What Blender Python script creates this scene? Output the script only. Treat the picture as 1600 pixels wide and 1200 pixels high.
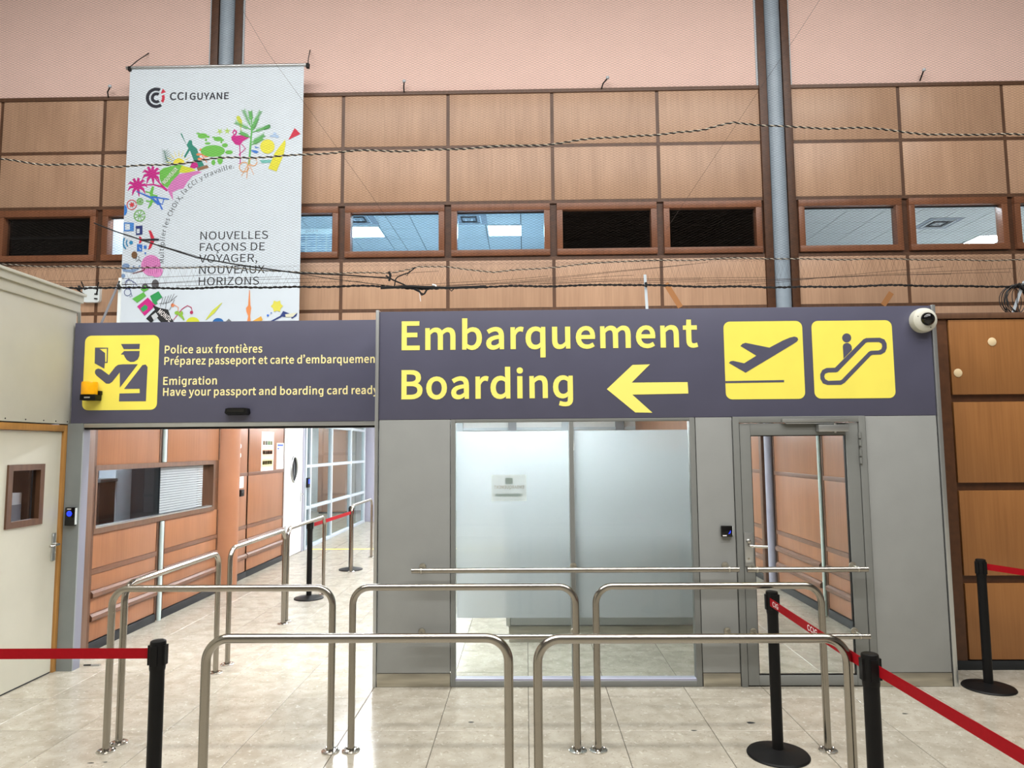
import bpy, bmesh, math, random
from mathutils import Vector, Matrix
from mathutils.geometry import tessellate_polygon
random.seed(7)
SC = bpy.context.scene
COL = SC.collection
for o in list(bpy.data.objects): bpy.data.objects.remove(o)

# ------------------------------------------------------------------ camera
F_PX, PITCH, YAW, ROLL = 1095.81, 0.0900101, -0.0189518, -0.0076623
CAM = Vector((-0.0016, -5.3945, 1.8542))
cp, sp, cy, sy = math.cos(PITCH), math.sin(PITCH), math.cos(YAW), math.sin(YAW)
fwd = Vector((sy*cp, cy*cp, sp)); rgt = Vector((cy, -sy, 0)); upv = rgt.cross(fwd)
cr, sr = math.cos(ROLL), math.sin(ROLL)
cam_r = cr*rgt + sr*upv; cam_u = -sr*rgt + cr*upv
cam = bpy.data.objects.new('camera', bpy.data.cameras.new('camera'))
cam.data.sensor_width = 36; cam.data.lens = F_PX/1600*36; cam.data.clip_start = .05; cam.data.clip_end = 200
cam.matrix_world = Matrix(((cam_r.x, cam_u.x, -fwd.x, CAM.x), (cam_r.y, cam_u.y, -fwd.y, CAM.y), (cam_r.z, cam_u.z, -fwd.z, CAM.z), (0, 0, 0, 1)))
COL.objects.link(cam); SC.camera = cam

# ------------------------------------------------------------------ light
W = bpy.data.worlds.new('world'); SC.world = W; W.use_nodes = True
W.node_tree.nodes['Background'].inputs[0].default_value = (1.0, .97, .93, 1)
W.node_tree.nodes['Background'].inputs[1].default_value = .12
def area_light(name, loc, sx, sy_, power, col, rot=(0, 0, 0)):
    l = bpy.data.lights.new(name, 'AREA'); l.shape = 'RECTANGLE'; l.size = sx; l.size_y = sy_; l.energy = power; l.color = col
    o = bpy.data.objects.new(name, l); o.location = loc; o.rotation_euler = rot; COL.objects.link(o); return o
# rows of hall ceiling lights, high above and in front of the boarding wall
for yy in (-1.6, -4.4, -7.2):
    area_light('hall_ceiling_light', (0, yy, 9.4), 15, .6, 520, (1, .985, .96))
V = SC.view_settings
V.view_transform = 'Standard'; V.look = 'None'; V.exposure = .55; V.gamma = 1; V.use_curve_mapping = False
SC.cycles.use_denoising = True
SC.cycles.max_bounces = 6; SC.cycles.diffuse_bounces = 3; SC.cycles.glossy_bounces = 3; SC.cycles.transparent_max_bounces = 10; SC.cycles.adaptive_threshold = .04
SC.cycles.caustics_reflective = False; SC.cycles.caustics_refractive = False
SC.cycles.sample_clamp_indirect = 4

# ------------------------------------------------------------------ materials
MATS = {}
def lin(c):
    return tuple(((v/255)/12.92 if v <= 10 else (((v/255)+.055)/1.055)**2.4) for v in c) + (1,)
def mat(name, rgb, rough=.5, metal=0, noise=0, nscale=8, spec=.5, emit=0, bump=0, bscale=60, aniso=None):
    m = bpy.data.materials.new(name); m.use_nodes = True; nt = m.node_tree; b = nt.nodes['Principled BSDF']
    c = lin(rgb); b.inputs['Roughness'].default_value = rough; b.inputs['Metallic'].default_value = metal
    b.inputs['Specular IOR Level'].default_value = spec
    b.inputs['Base Color'].default_value = c
    if emit:
        b.inputs['Emission Color'].default_value = c; b.inputs['Emission Strength'].default_value = emit
    tc = nt.nodes.new('ShaderNodeTexCoord')
    if noise:
        mp = nt.nodes.new('ShaderNodeMapping'); nt.links.new(tc.outputs['Object'], mp.inputs[0])
        if aniso: mp.inputs['Scale'].default_value = aniso
        n = nt.nodes.new('ShaderNodeTexNoise'); n.inputs['Scale'].default_value = nscale; n.inputs['Detail'].default_value = 6
        nt.links.new(mp.outputs[0], n.inputs[0])
        r = nt.nodes.new('ShaderNodeValToRGB'); r.color_ramp.elements[0].position = .3; r.color_ramp.elements[1].position = .7
        r.color_ramp.elements[0].color = tuple(v*(1-noise) for v in c[:3])+(1,); r.color_ramp.elements[1].color = tuple(min(1, v*(1+noise)) for v in c[:3])+(1,)
        nt.links.new(n.outputs['Fac'], r.inputs[0]); nt.links.new(r.outputs[0], b.inputs['Base Color'])
    if bump:
        n = nt.nodes.new('ShaderNodeTexNoise'); n.inputs['Scale'].default_value = bscale; nt.links.new(tc.outputs['Object'], n.inputs[0])
        bp = nt.nodes.new('ShaderNodeBump'); bp.inputs['Strength'].default_value = bump; bp.inputs['Distance'].default_value = .002
        nt.links.new(n.outputs['Fac'], bp.inputs['Height']); nt.links.new(bp.outputs[0], b.inputs['Normal'])
    MATS[name] = m; return m
def wood(name, rgb, rough=.35, var=.16, spec=.4):
    m = bpy.data.materials.new(name); m.use_nodes = True; nt = m.node_tree; b = nt.nodes['Principled BSDF']
    b.inputs['Roughness'].default_value = rough; b.inputs['Specular IOR Level'].default_value = spec
    c = lin(rgb); tc = nt.nodes.new('ShaderNodeTexCoord'); oi = nt.nodes.new('ShaderNodeObjectInfo')
    add = nt.nodes.new('ShaderNodeVectorMath'); add.operation = 'ADD'
    mul = nt.nodes.new('ShaderNodeVectorMath'); mul.operation = 'SCALE'; mul.inputs[0].default_value = (7, 5, 9)
    nt.links.new(oi.outputs['Random'], mul.inputs['Scale']); nt.links.new(tc.outputs['Object'], add.inputs[0]); nt.links.new(mul.outputs[0], add.inputs[1])
    def noise(scale, sc, det):
        mp = nt.nodes.new('ShaderNodeMapping'); mp.inputs['Scale'].default_value = scale; nt.links.new(add.outputs[0], mp.inputs[0])
        n = nt.nodes.new('ShaderNodeTexNoise'); n.inputs['Scale'].default_value = sc; n.inputs['Detail'].default_value = det
        nt.links.new(mp.outputs[0], n.inputs[0]); return n
    n1 = noise((1, 1, .03), 60, 5); n2 = noise((1, 1, .18), 5, 3)
    mx = nt.nodes.new('ShaderNodeMix'); mx.inputs['Factor'].default_value = .55
    nt.links.new(n1.outputs['Fac'], mx.inputs[2]); nt.links.new(n2.outputs['Fac'], mx.inputs[3])
    r = nt.nodes.new('ShaderNodeValToRGB'); e = r.color_ramp.elements
    e[0].position = .32; e[1].position = .68
    e[0].color = (c[0]*(1-var), c[1]*(1-var*1.2), c[2]*(1-var*1.3), 1); e[1].color = (min(1, c[0]*(1+var)), c[1]*(1+var), c[2]*(1+var), 1)
    nt.links.new(mx.outputs[0], r.inputs[0])
    hv = nt.nodes.new('ShaderNodeHueSaturation'); mr = nt.nodes.new('ShaderNodeMapRange'); mr.inputs[3].default_value = .93; mr.inputs[4].default_value = 1.07
    nt.links.new(oi.outputs['Random'], mr.inputs[0]); nt.links.new(mr.outputs[0], hv.inputs['Value']); nt.links.new(r.outputs[0], hv.inputs['Color'])
    nt.links.new(hv.outputs[0], b.inputs['Base Color']); MATS[name] = m; return m
def glass(name, tint, refl=1.0, rough=0.0):
    m = bpy.data.materials.new(name); m.use_nodes = True; nt = m.node_tree; nt.nodes.remove(nt.nodes['Principled BSDF'])
    t = nt.nodes.new('ShaderNodeBsdfTransparent'); t.inputs[0].default_value = tint+(1,)
    g = nt.nodes.new('ShaderNodeBsdfGlossy'); g.inputs['Roughness'].default_value = rough
    f = nt.nodes.new('ShaderNodeFresnel'); f.inputs[0].default_value = 1.5
    mu = nt.nodes.new('ShaderNodeMath'); mu.operation = 'MULTIPLY'; nt.links.new(f.outputs[0], mu.inputs[0])
    ge = nt.nodes.new('ShaderNodeNewGeometry'); mb = nt.nodes.new('ShaderNodeMath'); mb.operation = 'MULTIPLY_ADD'; mb.inputs[1].default_value = -refl; mb.inputs[2].default_value = refl  # only the outer face of a pane mirrors
    nt.links.new(ge.outputs['Backfacing'], mb.inputs[0]); nt.links.new(mb.outputs[0], mu.inputs[1])
    mx = nt.nodes.new('ShaderNodeMixShader'); nt.links.new(mu.outputs[0], mx.inputs[0]); nt.links.new(t.outputs[0], mx.inputs[1]); nt.links.new(g.outputs[0], mx.inputs[2])
    nt.links.new(mx.outputs[0], nt.nodes['Material Output'].inputs[0]); MATS[name] = m; return m
def film(name, tl=.62, tr=.16, rgb=(.93, .96, .98)):
    m = bpy.data.materials.new(name); m.use_nodes = True; nt = m.node_tree; nt.nodes.remove(nt.nodes['Principled BSDF'])
    a = nt.nodes.new('ShaderNodeBsdfTranslucent'); a.inputs[0].default_value = rgb+(1,)
    d = nt.nodes.new('ShaderNodeBsdfDiffuse'); d.inputs[0].default_value = (.6, .62, .63, 1)
    t = nt.nodes.new('ShaderNodeBsdfTransparent'); g = nt.nodes.new('ShaderNodeBsdfGlossy'); g.inputs['Roughness'].default_value = .12
    m1 = nt.nodes.new('ShaderNodeMixShader'); m1.inputs[0].default_value = tl; nt.links.new(d.outputs[0], m1.inputs[1]); nt.links.new(a.outputs[0], m1.inputs[2])
    m2 = nt.nodes.new('ShaderNodeMixShader'); m2.inputs[0].default_value = tr; nt.links.new(m1.outputs[0], m2.inputs[1]); nt.links.new(t.outputs[0], m2.inputs[2])
    f = nt.nodes.new('ShaderNodeFresnel'); f.inputs[0].default_value = 1.45
    ge = nt.nodes.new('ShaderNodeNewGeometry'); mb = nt.nodes.new('ShaderNodeMath'); mb.operation = 'MULTIPLY_ADD'; mb.inputs[1].default_value = -1; mb.inputs[2].default_value = 1; nt.links.new(ge.outputs['Backfacing'], mb.inputs[0])
    mu = nt.nodes.new('ShaderNodeMath'); mu.operation = 'MULTIPLY'; nt.links.new(f.outputs[0], mu.inputs[0]); nt.links.new(mb.outputs[0], mu.inputs[1])
    m3 = nt.nodes.new('ShaderNodeMixShader'); nt.links.new(mu.outputs[0], m3.inputs[0]); nt.links.new(m2.outputs[0], m3.inputs[1]); nt.links.new(g.outputs[0], m3.inputs[2])
    nt.links.new(m3.outputs[0], nt.nodes['Material Output'].inputs[0]); MATS[name] = m; return m
def stone(name, joints):
    m = bpy.data.materials.new(name); m.use_nodes = True; nt = m.node_tree; b = nt.nodes['Principled BSDF']
    b.inputs['Roughness'].default_value = .2; b.inputs['Specular IOR Level'].default_value = .5
    tc = nt.nodes.new('ShaderNodeTexCoord'); oi = nt.nodes.new('ShaderNodeObjectInfo')
    mul = nt.nodes.new('ShaderNodeVectorMath'); mul.operation = 'SCALE'; mul.inputs[0].default_value = (11, 17, 0)
    add = nt.nodes.new('ShaderNodeVectorMath'); add.operation = 'ADD'
    nt.links.new(oi.outputs['Random'], mul.inputs['Scale']); nt.links.new(tc.outputs['Object'], add.inputs[0]); nt.links.new(mul.outputs[0], add.inputs[1])
    def ramp(fac, p0, p1, c0, c1):
        r = nt.nodes.new('ShaderNodeValToRGB'); e = r.color_ramp.elements; e[0].position = p0; e[1].position = p1; e[0].color = c0; e[1].color = c1
        nt.links.new(fac, r.inputs[0]); return r.outputs[0]
    def noise(s, d, dist=0):
        n = nt.nodes.new('ShaderNodeTexNoise'); n.inputs['Scale'].default_value = s; n.inputs['Detail'].default_value = d; n.inputs['Distortion'].default_value = dist
        nt.links.new(add.outputs[0], n.inputs[0]); return n.outputs['Fac']
    base = ramp(noise(7, 8, .5), .3, .72, lin((158, 151, 136)), lin((183, 177, 163)))
    fleck = ramp(noise(38, 3, 1.2), .36, .40, (1, 1, 1, 1), (0, 0, 0, 1))
    spot = ramp(noise(110, 2), .29, .32, (1, 1, 1, 1), (0, 0, 0, 1))
    pale = ramp(noise(30, 3, .8), .62, .68, (0, 0, 0, 1), (1, 1, 1, 1))
    col = base
    for fac, c, k in ((fleck, lin((146, 137, 121)), .55), (pale, lin((200, 195, 183)), .7), (spot, lin((140, 130, 113)), .5)):
        mm = nt.nodes.new('ShaderNodeMath'); mm.operation = 'MULTIPLY'; mm.inputs[1].default_value = k; nt.links.new(fac, mm.inputs[0])
        mx = nt.nodes.new('ShaderNodeMix'); mx.data_type = 'RGBA'; nt.links.new(mm.outputs[0], mx.inputs['Factor'])
        nt.links.new(col, mx.inputs[6]); mx.inputs[7].default_value = c; col = mx.outputs[2]
    if joints:
        br = nt.nodes.new('ShaderNodeTexBrick'); br.offset = 0; br.inputs['Scale'].default_value = 1; br.inputs['Mortar Size'].default_value = .003
        br.inputs['Brick Width'].default_value = .6; br.inputs['Row Height'].default_value = .6
        nt.links.new(tc.outputs['Object'], br.inputs[0])
        mx = nt.nodes.new('ShaderNodeMix'); mx.data_type = 'RGBA'; nt.links.new(br.outputs['Fac'], mx.inputs['Factor'])
        nt.links.new(col, mx.inputs[6]); mx.inputs[7].default_value = lin((130, 120, 105)); col = mx.outputs[2]
    else:
        hv = nt.nodes.new('ShaderNodeHueSaturation'); mr = nt.nodes.new('ShaderNodeMapRange'); mr.inputs[3].default_value = .95; mr.inputs[4].default_value = 1.05
        nt.links.new(oi.outputs['Random'], mr.inputs[0]); nt.links.new(mr.outputs[0], hv.inputs['Value']); nt.links.new(col, hv.inputs['Color']); col = hv.outputs[0]
    nt.links.new(col, b.inputs['Base Color']); MATS[name] = m; return m

stone('tile', False); stone('tile_far', True)
mat('grout', (70, 61, 51), .8, noise=.2)
wood('wood_up', (190, 154, 126), var=.14); wood('wood_low', (148, 101, 58), var=.16); wood('wood_cor', (145, 98, 68), var=.17); wood('wood_winframe', (132, 86, 60), var=.2)
mat('batten', (96, 66, 46), .45, noise=.2, aniso=(1, 1, .1), nscale=30)
mat('batten_dark', (82, 50, 28), .45, noise=.2, nscale=20); mat('bumper', (104, 70, 52), .35, noise=.12, nscale=15)
wood('oak', (178, 132, 72), var=.22)
mat('pink', (238, 204, 192), .8, noise=.02, nscale=3)
mat('post_grey', (150, 165, 178), .4, noise=.05); mat('pale_trim', (190, 200, 208), .4)
mat('booth_grey', (146, 148, 146), .38, noise=.04, nscale=4, bump=.15, bscale=90)
mat('frame_grey', (122, 124, 121), .4, noise=.03); mat('jamb_grey', (128, 134, 134), .4, noise=.05, nscale=5)
mat('lilac', (160, 160, 176), .4); mat('jamb_lilac', (124, 125, 138), .45); mat('sign', (82, 82, 102), .42, noise=.05, nscale=3)
mat('yellow', (245, 231, 96), .5, noise=.03, nscale=5); mat('sign_yellow', (250, 238, 120), .5); mat('sign_cream', (250, 236, 170), .5)
mat('alu', (205, 208, 208), .3, .9, noise=.03); mat('steel', (164, 159, 150), .2, 1, noise=.05, nscale=3, aniso=(1, 1, .2)); mat('chrome', (215, 213, 208), .14, 1)
mat('brushed', (196, 192, 180), .3, 1, noise=.18, nscale=12, aniso=(.25, 1, 3))
mat('black', (10, 10, 11), .5, noise=.2, nscale=20, spec=.25); mat('black_gloss', (8, 8, 9), .1); mat('rubber', (26, 30, 33), .6, noise=.15)
mat('red_belt', (158, 2, 20), .7, spec=.2, noise=.06, nscale=60); mat('white_print', (245, 240, 240), .6)
mat('cream', (204, 203, 190), .55, noise=.04, nscale=2.5, bump=.1); mat('cream_door', (204, 202, 186), .5, noise=.05, nscale=2)
mat('white_paint', (236, 236, 236), .5, noise=.02); mat('ceiling_white', (225, 225, 222), .8, noise=.03); mat('column_orange', (152, 100, 68), .5, noise=.05, nscale=4)
mat('mint', (206, 222, 216), .25, noise=.04); mat('dark_in', (38, 38, 42), .7); mat('grey_in', (138, 140, 147), .6, noise=.05)
mat('room_wall', (205, 214, 222), .7, noise=.03); mat('room_dark', (26, 32, 38), .8)
mat('lamp', (246, 250, 255), .5, emit=54); mat('lamp_room', (250, 253, 255), .5, emit=50)
mat('amber', (250, 178, 10), .25, noise=.06, nscale=30); mat('blue_led', (20, 40, 255), .4, emit=3); mat('blue_dim', (40, 70, 220), .4, emit=.8)
mat('beige', (222, 200, 160), .6); mat('banner', (222, 233, 242), .6, noise=.015, nscale=3); mat('paper', (240, 238, 228), .7, noise=.02)
mat('rope', (16, 15, 15), .8); mat('rope_pale', (196, 186, 168), .8); mat('net', (48, 36, 30), .9); mat('tape', (176, 120, 70), .6); mat('floor_yellow', (240, 214, 90), .6)
mat('router', (232, 240, 240), .35); mat('cupboard', (70, 52, 44), .5)
glass('glass_clear', (.93, .96, .95), .9); glass('glass_blue', (.68, .87, 1.0), .8); glass('glass_pale', (.88, .94, .97), .8); glass('glass_dark', (.8, .83, .85), 1.0); glass('glass_cor', (.86, .93, .93), 1.0)
film('frost', .9, .14, (.37, .395, .41)); film('thin_paper', .95, .5, (.97, .94, .84)); film('blind_film', .4, .1, (.8, .92, .92))
INK = {}
def ink(rgb):
    k = 'ink_%d_%d_%d' % rgb
    if k not in MATS: mat(k, rgb, .6)
    return k

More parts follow.
